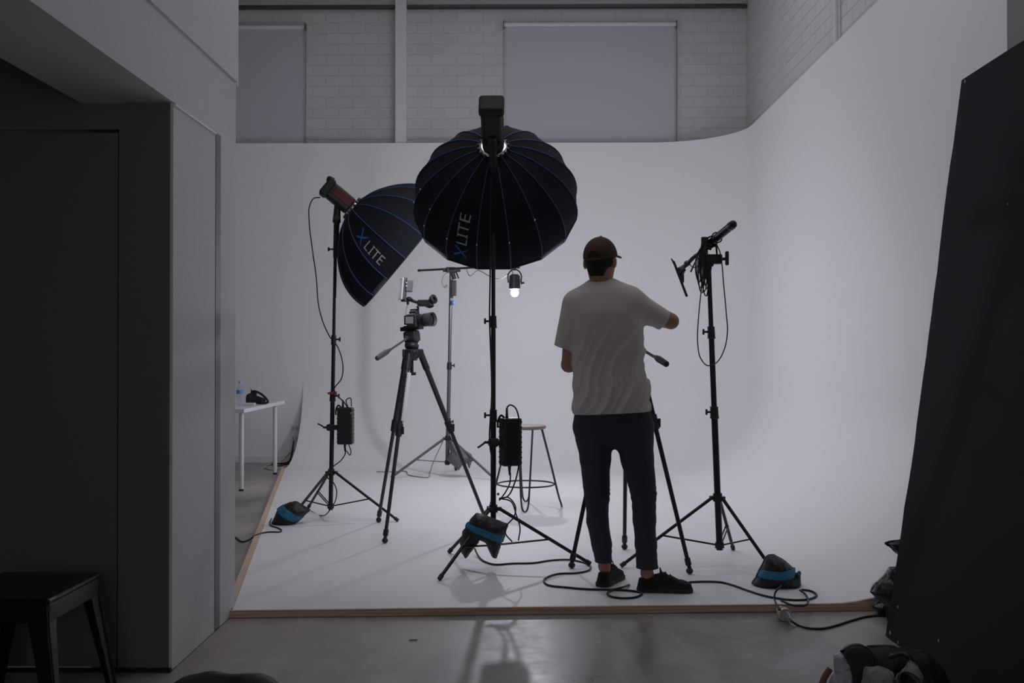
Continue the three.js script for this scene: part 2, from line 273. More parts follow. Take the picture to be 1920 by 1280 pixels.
// cyclorama: painted platform, coved into back and right walls
const RC = 0.9, RP = 0.96;
const leftX = d => d < 11.1 ? -1.4 - (d - 5.2) * 0.182 : Math.max(-2.475 , -1.4 - (11.1 - 5.2) * 0.182);
{
  const path = []; // plan path of the wall face: [x, z, inward normal x, z]
  for (let i = 0; i <= 24; i++) path.push([lerp(-2.474, XR - RP, i / 24), ZB, 0, 1]);
  for (let i = 1; i <= 18; i++) { const a = i / 18 * Math.PI / 2; path.push([XR - RP + RP * Math.sin(a), ZB + RP - RP * Math.cos(a), -Math.sin(a), Math.cos(a)]); }
  for (let i = 1; i <= 30; i++) path.push([XR, lerp(ZB + RP, -DCUT, i / 30), -1, 0]);
  const prof = []; // [inward offset, height, normal inward, normal up]
  for (let i = 0; i <= 20; i++) { const a = i / 20 * Math.PI / 2; prof.push([RC - RC * Math.sin(a), PLAT + RC - RC * Math.cos(a), Math.sin(a), Math.cos(a)]); }
  for (const y of [1.6, 2.4, 3.1, CT]) prof.push([0, y, 1, 0]);
  const P = [], N = [], U = []; let run = 0;
  path.forEach(([x, z, nx, nz], i) => { if (i) run += Math.hypot(x - path[i - 1][0], z - path[i - 1][1]); prof.forEach(([o, y, ni, nu]) => { P.push(x + nx * o, y, i === path.length - 1 ? -DF(x + nx * o) : z + nz * o); N.push(nx * ni, nu, nz * ni); U.push(run, y + o); }); });
  const n = prof.length;
  const strip = (i0, i1) => { const g = new THREE.BufferGeometry(), cut = (a, k) => new THREE.Float32BufferAttribute(a.slice(i0 * n * k, (i1 + 1) * n * k), k); g.setAttribute('position', cut(P, 3)); g.setAttribute('normal', cut(N, 3)); g.setAttribute('uv', cut(U, 2)); const J = []; for (let i = 0; i < i1 - i0; i++) for (let j = 0; j < n - 1; j++) { const a = i * n + j, b = a + n; J.push(a, b, a + 1, b, b + 1, a + 1); } g.setIndex(J); return g; };
  // top ledge back to the block wall
  const ledge = (i0, i1) => { const L = [], LI = []; for (let i = i0; i <= i1; i++) { const [x, z, nx, nz] = path[i]; L.push(x, CT, z, x - nx * 0.17, CT, z - nz * 0.17); if (i > i0) { const a = (i - i0) * 2; LI.push(a - 2, a - 1, a, a, a - 1, a + 1); } }
    if (i0 === 24) { L.push(2.55, CT, ZB - 0.135); const c = L.length / 3 - 1; for (let i = 0; i < i1 - i0; i++) LI.push(i * 2 + 1, i * 2 + 3, c); }
    const lg = new THREE.BufferGeometry(); lg.setAttribute('position', new THREE.Float32BufferAttribute(L, 3)); lg.setIndex(LI); lg.computeVertexNormals(); return lg; };
  // flat floor, a grid between the slanted left edge and the cove
  const s = new THREE.Shape(); const pts = [[leftX(5.035), DF(-1.4)], [XR - RC, DF(XR - RC)], [XR - RC, 12 - RP]];
  for (let i = 1; i <= 6; i++) { const a = Math.PI / 2 * (1 - i / 6), r = RP - RC; pts.push([XR - RP + r * Math.sin(a), 12 - RP + r * Math.cos(a)]); }
  pts.push([-2.474, 12 - RC]); pts.forEach(([x, d], i) => i ? s.lineTo(x, d) : s.moveTo(x, d)); s.closePath();
  const fg = new THREE.ExtrudeGeometry(s, { depth: PLAT - 0.002, bevelEnabled: false }); fg.rotateX(-Math.PI / 2); fg.translate(0, 0.002, 0);
  struct('floor_platform', metreUV(fg), mat.cyc, 'white painted low platform floor of the cyclorama');
  const cy = struct('wall_cove_back', [strip(0, 24), ledge(0, 24)], mat.cycWall, 'white cyclorama back wall curving down into the painted floor');
  struct('wall_cove_corner', [strip(24, 42), ledge(24, 42)], mat.cycWall, 'rounded white corner of the cyclorama');
  struct('wall_cove_right', [strip(42, 72), ledge(42, 72)], mat.cycWall, 'white cyclorama right wall curving down into the painted floor');
  // fill behind the cove on the open left end
  const e = new THREE.Shape(); e.moveTo(0, 0.002); for (const [o, y] of prof.slice(0, 21)) e.lineTo(o, y - 0.004); e.lineTo(0, 0.002);
  const eg = new THREE.ExtrudeGeometry(e, { depth: 0.015, bevelEnabled: false }); eg.rotateY(-Math.PI / 2); eg.translate(-2.474 + 0.02, 0, ZB);
  struct('end_board', eg, mat.jamb, '', cy);
  // timber edge strip along the front, following the cove up
  const t = new THREE.Shape(); t.moveTo(leftX(5.035) - 0.03, 0.002); t.lineTo(leftX(5.035) - 0.03, PLAT + 0.001); t.lineTo(XR - RC, PLAT + 0.001);
  for (let i = 1; i <= 20; i++) { const a = i / 20 * Math.PI / 2; t.lineTo(XR - RC + RC * Math.sin(a), PLAT + RC - RC * Math.cos(a)); } t.lineTo(XR + 0.04, PLAT + RC); t.lineTo(XR + 0.04, 0.002); t.closePath();
  const tg = new THREE.ExtrudeGeometry(t, { depth: 0.018, bevelEnabled: false }); { const p = tg.attributes.position; for (let i = 0; i < p.count; i++) p.setZ(i, p.getZ(i) - DF(p.getX(i))); tg.computeVertexNormals(); }
  struct('trim_4', tg, mat.timber, 'raw timber edge along the front of the white platform');
  const a = V(leftX(5.035) - 0.02, 0, -5.04), b = V(leftX(11.1) - 0.02, 0, -11.1), dir = b.clone().sub(a).normalize();
  const q = new THREE.BoxGeometry(0.035, PLAT + 0.004, a.distanceTo(b)); metreUV(q); q.applyMatrix4(frame(dir)); q.translate((a.x + b.x) / 2, PLAT / 2 + 0.004, (a.z + b.z) / 2);
  struct('trim_5', q, mat.timber, 'raw timber edge along the slanted left side of the white platform');
}

// left partition with header and dark door wall
{
  const p = struct('wall_partition', [box(-1.75, XP - 0.012, 0, 2.24, -5.11, -4.325), box(-1.75, XP, 2.24, 2.55, -5.11, 3.19), box(-1.75, XP - 0.012, 2.55, 5.75, -5.2, 3.2)], mat.wall, 'white partition wall with deep header at the left');
  struct('lining_board', box(XP - 0.012, XP, 0.004, 2.24, -4.77, -4.194), mat.wall, '', p);
  struct('door_channel', [box(XP - 0.012, XP + 0.002, 0.01, 2.24, -4.85, -4.775)], mat.jamb, '', p);
  struct('end_lining', box(XP - 0.012, XP, 0.004, 2.24, -5.11, -4.855), mat.wall, '', p);
  struct('ledge', box(XP - 0.012, XP + 0.008, 2.55, 2.562, -5.11, 3.2), mat.wall, '', p);
  struct('corner_bead', rod(V(XP, 2.236, -4.77), V(XP, 2.236, -4.2), 0.007), mat.whiteMetal, '', p);
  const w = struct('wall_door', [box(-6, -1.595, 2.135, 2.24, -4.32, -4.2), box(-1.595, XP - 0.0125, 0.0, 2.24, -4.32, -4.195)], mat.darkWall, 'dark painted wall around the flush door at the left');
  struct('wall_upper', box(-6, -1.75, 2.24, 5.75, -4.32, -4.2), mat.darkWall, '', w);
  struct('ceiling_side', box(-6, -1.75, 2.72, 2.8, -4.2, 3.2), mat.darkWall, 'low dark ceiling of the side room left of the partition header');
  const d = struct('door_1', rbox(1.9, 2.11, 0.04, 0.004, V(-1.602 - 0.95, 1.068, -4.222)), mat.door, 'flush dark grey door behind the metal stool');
  struct('handle', [rod(V(-3.35, 1.05, -4.2), V(-3.35, 1.05, -4.14), 0.01), rod(V(-3.35, 1.05, -4.145), V(-3.22, 1.05, -4.145), 0.009)], mat.steel, '', d);
  struct('baseboard_left', box(-6, XP, 0, 0.012, -4.195, -4.17), mat.softBlack, 'black strip along the foot of the dark door wall');
}
console.log('room done');

// ---------------------------------------------------------------- light stands
function stand(name, label, o) {
  const { c, feet, hub, low, top, m = mat.blackMetal, r = [0.0155, 0.0135, 0.0115], joints, knob = -1, group, legR = 0.010 } = o;
  const base = V(c.x, PLAT, c.z), t = thing(name, label, 'light stand', base, group);
  const bot = V(c.x, PLAT + low, c.z), ax = y => mix(bot, top, (y - bot.y) / (top.y - bot.y));
  const ys = [bot.y - 0.03, ...joints, top.y];
  for (let i = 0; i < ys.length - 1; i++) {
    part('pole_section', rod(ax(ys[i]), ax(ys[i + 1]), r[Math.min(i, r.length - 1)], r[Math.min(i, r.length - 1)], 18), m, t);
    if (i) { const q = ax(ys[i]), rr = r[Math.min(i - 1, r.length - 1)];
      part('collar', [rod(ax(ys[i] - 0.035), ax(ys[i] + 0.03), rr + 0.006, rr + 0.004, 18), torus(ax(ys[i] - 0.035), rr + 0.004, 0.004, V(0, 1, 0)), torus(ax(ys[i] + 0.028), rr + 0.003, 0.003, V(0, 1, 0))], mat.blackPlastic, t);
      const k = part('clamp_knob', [rod(q, q.clone().add(V(knob * 0.045, 0, 0.012)), 0.006), rbox(0.012, 0.034, 0.016, 0.005, q.clone().add(V(knob * 0.047, 0, 0.012)))], mat.blackPlastic, t); }
  }
  const H = ax(PLAT + hub);
  part('hub', [rod(ax(PLAT + hub - 0.02), ax(PLAT + hub + 0.025), r[0] + 0.009, r[0] + 0.007, 18), ...feet.map(f => { const d = f.clone().sub(H).setY(0).normalize(); return rbox(0.03, 0.022, 0.034, 0.004, H.clone().addScaledVector(d, 0.03), d); })], mat.blackPlastic, t);
  part('spreader_collar', rod(ax(bot.y - 0.018), ax(bot.y + 0.014), r[0] + 0.008, r[0] + 0.006, 18), mat.blackPlastic, t);
  for (const f of feet) {
    const d = f.clone().sub(H).setY(0).normalize(), a = H.clone().addScaledVector(d, 0.035), b = f.clone().setY(PLAT + legR + 0.004);
    const leg = part('leg', rod(a, b, legR, legR, 10), m, t); part('foot_cap', rod(mix(a, b, 0.965), b.clone().addScaledVector(b.clone().sub(a).normalize(), 0.008), legR + 0.004, legR + 0.003, 12), mat.blackPlastic, leg);
    const side = V(-d.z, 0, d.x).multiplyScalar(0.008), s = mix(a, b, 0.56);
    part('brace', [rod(bot.clone().addScaledVector(d, 0.016).add(side), s.clone().add(side), 0.0045), rod(bot.clone().addScaledVector(d, 0.016).sub(side), s.clone().sub(side), 0.0045)], m, t);
  }
  return t;
}
const third = (c, a, b) => V(3 * c.x - a.x - b.x, PLAT, 3 * c.z - a.z - b.z);
const G1 = 'black light stands with sandbags';
const cC = at(925, 1000, 6.08), fC1 = fp(825, 1088), fC2 = fp(1105, 1060);
const topC = at(925, 318, 6.08);
const standC = stand('light_stand', 'tall black light stand under the large round softbox at centre', { c: cC, feet: [fC1, fC2, third(cC, fC1, fC2)], hub: 0.325, low: 0.12, top: topC, joints: [0.35, at(925, 778, 6.08).y, at(925, 602, 6.08).y].slice(1), r: [0.016, 0.0135, 0.0115], group: G1 });
const cL = at(620, 960, 7.8), fL1 = fp(745, 978), fL2 = fp(538, 984), topL = at(629, 462, 7.8);
stand('light_stand', 'black light stand with the tilted softbox, nearest the white table', { c: cL, feet: [fL1, fL2, third(cL, fL1, fL2)], hub: 0.335, low: 0.09, top: topL, joints: [at(622, 742, 7.8).y, at(622, 636, 7.8).y], r: [0.0165, 0.0145, 0.0125], knob: 1, group: G1 });
const cR = at(1349, 1020, 6.15), fR1 = fp(1166, 1064), fR2 = fp(1452, 1078), topR = at(1329, 505, 6.15);
stand('light_stand', 'black stand right of the man carrying a shotgun microphone', { c: cR, feet: [fR1, fR2, V(cR.x + 0.16, PLAT, cR.z - 0.42)], hub: 0.38, low: 0.11, top: topR, joints: [at(1338, 772, 6.15).y, at(1335, 622, 6.15).y], r: [0.019, 0.0165, 0.014], group: G1 });
const cB = at(839, 870, 10.4), fB1 = fp(735, 897), fB2 = fp(927, 900), topB = at(846, 512, 10.4);
const boomStand = stand('boom_stand', 'grey boom stand at the back holding the lit globe lamp', { c: cB, feet: [fB1, fB2, third(cB, fB1, fB2)], hub: 0.37, low: 0.14, top: topB, m: mat.greyMetal, joints: [at(841, 790, 10.4).y, at(842, 685, 10.4).y], r: [0.021, 0.0185, 0.0165], knob: 1, legR: 0.0125 });
boomStand.userData.category = 'boom stand';
{ // boom arm parts
  const lampTop = at(968, 497, 9.46), tail = at(785, 507, 10.87);
  const a = part('boom_arm', rod(tail, mix(tail, lampTop, 1.02), 0.011, 0.011, 12), mat.gun, boomStand);
  part('end_cap', rod(tail, mix(tail, lampTop, 0.012), 0.014), mat.blackPlastic, a);
  const s = at(846, 506, 10.4); part('boom_pivot', [rbox(0.1, 0.055, 0.07, 0.012, s), rod(s.clone().add(V(-0.08, 0, 0)), s.clone().add(V(0.09, 0.0, 0)), 0.02), rod(s.clone().add(V(0.03, -0.09, 0)), s, 0.024)], mat.gun, boomStand);
  part('pivot_lever', [rod(s.clone().add(V(0.05, -0.02, 0.04)), s.clone().add(V(0.075, -0.085, 0.05)), 0.007)], mat.blackPlastic, boomStand);
  const z = at(851, 540, 10.36); const bx = solo('power_adapter', [rbox(0.05, 0.15, 0.055, 0.008, z), rbox(0.03, 0.02, 0.03, 0.004, z.clone().add(V(-0.02, -0.085, 0)))], mat.gun, 'small grey power adapter strapped to the boom stand', 'adapter');
  solo('ball_clip', [ball(at(851, 567, 10.34), 0.022), rod(at(851, 567, 10.34), at(846, 566, 10.38), 0.009)], M(0.16, 0.32, 0.6, 0.5), 'small pale blue ball clip on the boom stand pole', 'clip');
  solo('lamp_cable', [tube([at(849, 505, 10.36), at(872, 502, 10.2), at(881, 517, 10.1), at(896, 507, 9.98), at(915, 516, 9.85), at(936, 523, 9.7), at(950, 516, 9.6), at(960, 508, 9.5), at(963, 520, 9.48)], 0.004, 90)], mat.cableGrey, 'thin grey cable looping along the boom to the lamp', 'cable');
  solo('lamp_cable', [tube([at(842, 510, 10.34), at(833, 515, 10.34), at(829, 530, 10.33), at(833, 538, 10.33), at(837, 536, 10.33)], 0.004), rod(at(834, 540, 10.33), at(839, 534, 10.33), 0.011)], mat.cableGrey, 'short dangling cable with dark plug beside the boom pivot', 'cable');
}

// globe lamp, the light source
{
  const g = at(965, 549, 9.46), t = thing('globe_lamp', 'hanging lamp head with glowing white globe below the boom', 'lamp', at(965, 558, 9.46));
  const up = y => g.clone().add(V(0, y, 0));
  part('body', [lathe([[0.001, 0.165], [0.03, 0.165], [0.048, 0.15], [0.05, 0.04], [0.047, 0.034], [0.036, 0.034]], g), ...[0.055, 0.075, 0.095, 0.115].map(y => torus(up(y), 0.05, 0.003, V(0, 1, 0)))], mat.gun, t);
  part('yoke', [tube([up(0.09).add(V(-0.056, 0, 0)), up(0.16).add(V(-0.058, 0, 0)), up(0.2).add(V(-0.03, 0, 0)), up(0.21)], 0.006), tube([up(0.09).add(V(0.056, 0, 0)), up(0.16).add(V(0.058, 0, 0)), up(0.2).add(V(0.03, 0, 0)), up(0.21)], 0.006), rod(up(0.2), up(0.27), 0.012)], mat.blackPlastic, t);
  part('yoke_knob', [rod(up(0.085).add(V(0.056, 0, 0)), up(0.085).add(V(0.085, 0, 0)), 0.012, 0.014)], mat.blackPlastic, t); part('yoke_knob', rod(up(0.225), up(0.225).add(V(0.045, 0, 0.01)), 0.008), mat.blackPlastic, t);
  const glow = new THREE.MeshStandardMaterial({ color: 0xffffff, emissive: 0xf3fbff, emissiveIntensity: 0.95, roughness: 0.6 });
  const gl = part('globe', ball(g, 0.038), glow, t, 'glowing white globe'); gl.castShadow = false;
  const l = new THREE.PointLight(LAMP_COLOR, LAMP_POWER, 0, 2); l.position.copy(g.clone().sub(t.position)); l.castShadow = true; l.shadow.radius = 1.8; l.shadow.mapSize.set(2048, 2048); l.shadow.bias = -0.001; t.add(l);
}

// ---------------------------------------------------------------- softboxes and flash heads
const font = await new FontLoader().loadAsync('fonts/droid/droid_sans_regular.typeface.json');
function softbox(label, apex, D, R, L, txt) {
  D = D.clone().normalize(); const S0 = V(0, 1, 0).cross(D).multiplyScalar(-1).normalize(), U = S0.clone().cross(D).normalize(); if (U.y < 0) U.negate(); // S0: rightwards looking along D
  const t = thing('softbox', label, 'softbox', apex, 'deep black parabolic softboxes'), r0 = 0.075;
  const rad = s => r0 * (1 - s) + R * Math.pow(1 - (1 - s) * (1 - s), 0.74);
  const rim = s => Math.min(rad(s), R + 0.02);
  const ring = (th, s, off = 0) => { const r = rim(s) + off; return apex.clone().addScaledVector(D, s * L).addScaledVector(U, -Math.cos(th) * r).addScaledVector(S0, Math.sin(th) * r); };
  const n = 16, st = Math.PI * 2 / n, sag = s => 1 - 0.006 * Math.sin(Math.PI * s);
  const surf = (i, f, s, off = 0) => { const a = ring((i - 0.5) * st, s, off), b = ring((i + 0.5) * st, s, off); const p = a.lerp(b, f), c = apex.clone().addScaledVector(D, s * L), k = 4 * f * (1 - f); return p.sub(c).multiplyScalar(1 - (1 - sag(s)) * k).add(c); };
  for (let i = 0; i < n; i++) {
    const P = [], I = [], ns = 16, nf = 4; for (let a = 0; a <= ns; a++) for (let b = 0; b <= nf; b++) { const p = surf(i, b / nf, a / ns); P.push(p.x, p.y, p.z); }
    for (let a = 0; a < ns; a++) for (let b = 0; b < nf; b++) { const q = a * (nf + 1) + b; I.push(q, q + nf + 1, q + 1, q + 1, q + nf + 1, q + nf + 2); }
    const g = new THREE.BufferGeometry(); g.setAttribute('position', new THREE.Float32BufferAttribute(P, 3)); g.setIndex(I); g.computeVertexNormals();
    const pn = part('fabric_panel', g, mat.fabric, t);
    const rib = []; for (let a = 0; a <= 14; a++) rib.push(ring((i + 0.5) * st, a / 14, 0.002)); part('rib', tube(rib, 0.0038, 30, false, 6), mat.piping, t);
    for (const [ri, rs] of txt.rivets ?? []) if (ri === i) part('rivet', ball(ring((i + 0.5) * st, rs, 0.006), 0.005), mat.chrome, t, 'bright rivet');
    if (i === ((txt.panel % n) + n) % n) { // lettering laid on this panel
      const word = (shapes, m, name, lab) => {
        const gs = shapes.map(s => new THREE.ShapeGeometry(s, 5)); const g = join(gs), p = g.attributes.position;
        for (let k = 0; k < p.count; k++) { const along = p.getX(k), across = p.getY(k); const s = txt.s0 + (txt.flip ? -1 : 1) * along / L; const wid = ring((i - 0.5) * st, s).distanceTo(ring((i + 0.5) * st, s)); const f = txt.f0 + (txt.flip ? -1 : 1) * txt.hand * across / wid; const q = surf(i, clamp(f, 0, 1), s, 0.004); p.setXYZ(k, q.x, q.y, q.z); }
        g.computeVertexNormals(); part(name, g, m, pn, lab);
      };
      const z = txt.size; word(font.generateShapes('LITE', z).map(s => s), mat.greyText, 'lettering', 'grey LITE lettering');
      const X = []; const bar = (pts) => { const s = new THREE.Shape(); pts.forEach(([x, y], k) => k ? s.lineTo(x * z, y * z) : s.moveTo(x * z, y * z)); s.closePath(); X.push(s); };
      bar([[-1.25, 1.2], [-1.02, 1.2], [-0.5, 0.32], [-0.12, -0.3], [-0.38, -0.06], [-0.72, 0.36]]); bar([[-0.02, 1.05], [-0.22, 1.05], [-0.62, 0.62], [-1.3, 0.02], [-1.02, 0.02], [-0.55, 0.42]]);
      word(X, mat.blueText, 'lettering', 'blue slanted X');
    }
  }
  const rm = []; for (let i = 0; i < n; i++) rm.push(ring((i + 0.5) * st, 1)); const rg = rm.map((p, i) => rod(p, rm[(i + 1) % n], 0.006, 0.006, 6)); part('rim_hem', rg, mat.softBlack, t);
  const dg = new THREE.CircleGeometry(R * 0.97, 16); dg.rotateZ(0); dg.applyMatrix4(frame(D)); const dc = apex.clone().addScaledVector(D, L * 0.93); dg.translate(dc.x, dc.y, dc.z); const df = part('front_diffuser', dg, M(0.75, 0.75, 0.76, 0.9, 0, { emissive: LAMP_COLOR, emissiveIntensity: 0.95 }), t, 'glowing white front');
  const al = new THREE.RectAreaLight(LAMP_COLOR, txt.power, 0.84, 0.84); al.position.copy(D).multiplyScalar(L * 0.93 + 0.012); t.add(al); al.lookAt(dc.clone().addScaledVector(D, 3));
  part('speed_ring', [lathe([[0.062, -0.016], [0.08, -0.016], [0.084, 0], [0.08, 0.014], [0.062, 0.014], [0.062, -0.016]], apex, D)], mat.chrome, t);
  const lat = []; for (let k = 0; k < 16; k++) { const p = ring((k + 0.5) * st, 0.0, 0.012); lat.push(rbox(0.016, 0.014, 0.03, 0.004, p, D)); } part('rib_holders', lat, mat.steel, t);
  return { t, ring, U, S: S0, D };
}
function flashHead(label, apex, D, U, S, o) {
  const back = x => apex.clone().addScaledVector(D, -x), t = thing('flash_head', label, 'studio flash', back(0.2), 'studio flash heads on stands');
  const w = o.w, h = o.h, len = o.len;
  part('body', [rbox(w, h, len, 0.028, back(len / 2 + 0.01), D, U), lathe([[0.001, -0.03], [0.06, -0.03], [0.063, 0.01], [0.001, 0.01]], back(0.02), D)], mat.blackPlastic, t);
  part('rear_cap', [rbox(w * 1.2, h * 1.12, 0.06, 0.02, back(len + 0.02), D, U)], mat.softBlack, t);
  const hb = back(len + 0.05); if (!o.plain) part('carry_handle', tube([hb.clone().addScaledVector(U, h * 0.3), hb.clone().addScaledVector(U, h * 0.52).addScaledVector(D, -0.01), hb.clone().addScaledVector(U, h * 0.62).addScaledVector(D, 0.03)], 0.011), mat.softBlack, t);
  for (const k of [-1, 1]) part('side_panel', rbox(0.008, h * 0.46, len * 0.74, 0.003, back(len * 0.5).addScaledVector(S, k * w * 0.5).addScaledVector(U, h * 0.1), D, U), mat.red, t, 'dark red side panel');
  const ld = o.led ? part('indicator', ball(back(0.06).addScaledVector(U, h * 0.5), 0.006), mat.chrome, t) : null;
  // bracket down to the stand
  const b0 = back(len * 0.45).addScaledVector(U, -h * 0.45), b1 = o.top;
  const wide = o.bw ?? 0.032;
  part('tilt_bracket', [rod(b0, mix(b0, b1, 0.4), wide * 0.75, wide, 12), rod(mix(b0, b1, 0.3), b1.clone().add(V(0, -0.08, 0)), wide * 0.72, wide * 0.6, 14), rod(mix(b0, b1, 0.3).addScaledVector(S, -0.045), mix(b0, b1, 0.3).addScaledVector(S, 0.045), 0.02)], mat.blackPlastic, t);
  part('bracket_knob', [rod(b1.clone().add(V(0.01, -0.02, 0)), b1.clone().add(V(-0.05, -0.02, 0)), 0.006), rbox(0.012, 0.03, 0.02, 0.004, b1.clone().add(V(-0.05, -0.02, 0)))], mat.blackPlastic, t);
  return t;
}
{
  const apex = at(925, 277, 6.12), D = V(0.01, -Math.sin(0.63), -Math.cos(0.63));
  const b = softbox('large round black softbox seen from behind, at centre', apex, D, 0.497, 0.495, { rivets: [[15, 0.62], [14, 0.66], [13, 0.5], [0, 0.6], [1, 0.45], [13, 0.72], [12, 0.5], [12, 0.7]], power: BOX_POWER[0], panel: -1, s0: 0.70, f0: 0.66, size: 0.066, flip: true, hand: 1 });
  flashHead('black flash head on the back of the centre softbox, cap pointing up', apex, b.D, b.U, b.S, { w: 0.118, h: 0.118, len: 0.29, top: topC, led: true, plain: true });
}
{
  const apex = at(661, 391, 7.72), D = V(0.755, -0.625, -0.16);
  const b = softbox('tilted black softbox seen from the side, left of centre', apex, D, 0.5, 0.51, { power: BOX_POWER[1], panel: 3, s0: 0.46, f0: 0.2, size: 0.068, flip: false, hand: 1 });
  const fh = flashHead('black flash head with dark red side on the tilted softbox', apex, b.D, b.U, b.S, { w: 0.125, h: 0.125, len: 0.21, top: topL, bw: 0.03 });
}
console.log('softboxes done');

// ---------------------------------------------------------------- power packs
function powerPack(label, c, turn, plug, pole, knobDir) {
  const t = thing('power_pack', label, 'battery pack', c.clone().add(V(0, -0.14, 0)), 'power packs clamped to light stands');
  const d = V(Math.sin(turn), 0, Math.cos(turn));
  const b = part('body', rbox(0.112, 0.27, 0.085, 0.01, c, d), mat.blackPlastic, t);
  const fins = []; for (let i = 0; i < 9; i++) fins.push(rbox(0.1145, 0.009, 0.083, 0.003, c.clone().add(V(0, -0.115 + i * 0.0285, 0)), d)); part('cooling_ridge', fins, mat.softBlack, b);
  part('carry_handle', tube([c.clone().add(V(-0.03, 0.13, 0)), c.clone().add(V(-0.052, 0.15, 0)), c.clone().add(V(-0.07, 0.12, 0)), c.clone().add(V(-0.072, 0.08, 0))], 0.006), mat.softBlack, t);
  const x = d.clone().cross(V(0, 1, 0)).multiplyScalar(-1);
  const cl = pole.clone(); part('clamp', [rod(cl.clone().add(V(-0.03, 0, 0)), c.clone().setY(cl.y), 0.019, 0.019, 12), rbox(0.05, 0.05, 0.05, 0.01, cl)], mat.blackPlastic, t);
  part('clamp_lever', [rod(cl.clone().add(V(-0.03, 0, 0)), cl.clone().add(V(-0.055, 0, 0)), 0.008), tube([cl.clone().add(V(-0.05, 0.0, 0)), cl.clone().add(V(-0.062, knobDir * 0.01, 0)), cl.clone().add(V(-0.09, knobDir * 0.028, 0.02))], 0.006)], mat.blackPlastic, t);
  part('indicator', rbox(0.008, 0.012, 0.006, 0.002, c.clone().add(x.clone().multiplyScalar(0.048)).addScaledVector(d, 0.042).add(V(0, 0.095, 0)), d), mat.chrome, t);
  part('plug', rod(c.clone().add(V(-0.02, 0.13, 0)), c.clone().add(V(-0.02, 0.19, 0)), 0.009, 0.006), mat.blackPlastic, t); part('plug', rod(c.clone().add(V(-0.005, -0.13, 0)), c.clone().add(V(-0.005, -0.19, 0)), 0.011, 0.004), mat.blackPlastic, t);
  return t;
}
{ const c = at(957, 828, 6.06); powerPack('black power pack clamped to the centre stand, in front of the bar stool', c, 0.35, null, at(926, 829, 6.08), -1); }
{ const c = at(648, 798, 7.8); powerPack('black power pack clamped to the left stand beside the table', c, -0.05, null, at(620, 801, 7.8), 1); }
solo('clip', [torus(at(621, 737, 7.8), 0.02, 0.008, V(0, 1, 0)), rbox(0.03, 0.018, 0.02, 0.005, at(628, 736, 7.76))], mat.redClip, 'small red clip holding the cable on the left stand', 'clip');
solo('clip', [rbox(0.014, 0.014, 0.012, 0.004, at(934, 926, 6.04))], mat.redClip, 'tiny red clip just above the centre stand hub', 'clip');

// ---------------------------------------------------------------- sandbags: pillows with the bag's own outline
function pillow(outline, d, thick, wr = 1, seedZ = 0) {
  const P = outline.map(([x, y]) => at(x, y, d)), n = P.length; let lo = V(1e9, 1e9, 0), hi = V(-1e9, -1e9, 0); P.forEach(p => { lo.min(p); hi.max(p); });
  const sd = (x, y) => { let m = 1e9, inside = false; for (let i = 0, j = n - 1; i < n; j = i++) { const a = P[j], b = P[i], bx = b.x - a.x, by = b.y - a.y, px = x - a.x, py = y - a.y, t = clamp((px * bx + py * by) / (bx * bx + by * by), 0, 1); m = Math.min(m, Math.hypot(px - bx * t, py - by * t)); if ((a.y > y) !== (b.y > y) && x < (b.x - a.x) * (y - a.y) / (b.y - a.y) + a.x) inside = !inside; } return inside ? m : -m; };
  const z0 = -d;
  const f = (x, y, z) => { const s = sd(x, y); const w = s > 0 ? thick * Math.sqrt(1 - Math.pow(1 - Math.min(1, s / (thick * 0.9)), 2)) : 0; const wri = wr * (0.006 * noise3(x * 32 + seedZ, y * 18, z * 20) + 0.004 * noise3(x * 70, y * 60 + seedZ, z * 40)); return s > 0 ? Math.abs(z - z0) - w + wri : Math.hypot(-s, Math.abs(z - z0)) - 0.004; };
  return { f, lo: V(lo.x - 0.03, lo.y - 0.03, z0 - thick - 0.03), hi: V(hi.x + 0.03, hi.y + 0.03, z0 + thick + 0.03) };
}
function sandbag(label, outline, d, thick, stripe, m, sz, group) {
  const p = pillow(outline, d, thick, 1, sz), floor = PLAT + 0.002;
  const t = thing('sandbag', label, 'sandbag', V((p.lo.x + p.hi.x) / 2, Math.max(p.lo.y + 0.03, PLAT), -d), group);
  const f = (x, y, z) => Math.max(p.f(x, y, z), floor - y);
  part('body', nets(f, p.lo, p.hi, 0.008), m, t);
  if (stripe) { const [a0, a1, b0, b1] = stripe.map(([x, y]) => at(x, y, d)); // band between line a (upper) and line b (lower)
    const side = (p0, p1, x, y) => ((p1.x - p0.x) * (y - p0.y) - (p1.y - p0.y) * (x - p0.x)) / p0.distanceTo(p1);
    const g = (x, y, z) => Math.max(f(x, y, z) - 0.004, side(a0, a1, x, y), -side(b0, b1, x, y));
    part('stripe', nets(g, p.lo, p.hi, 0.006), mat.bagBlue, t, 'blue stripe'); }
  return t;
}
const GS = 'black sandbags with blue stripe';
sandbag('black blue-striped sandbag hanging on the leg of the centre stand', [[893, 962], [906, 964], [953, 983], [945, 1004], [930, 1047], [923, 1044], [911, 1017], [902, 1010], [892, 1022], [873, 1047], [866, 1036], [863, 1018], [868, 996], [880, 976]], 5.97, 0.085, [[870, 975], [945, 1001], [868, 985], [940, 1016]], mat.bagBlack, 1, GS);
sandbag('black blue-striped sandbag lying by the platform edge on the left', [[545, 941], [557, 940], [582, 956], [566, 970], [556, 978], [556, 990], [507, 990], [505, 984], [512, 976], [521, 954], [533, 946]], 7.55, 0.1, [[531, 945], [570, 968], [519, 955], [556, 979]], mat.bagBlack, 2, GS);
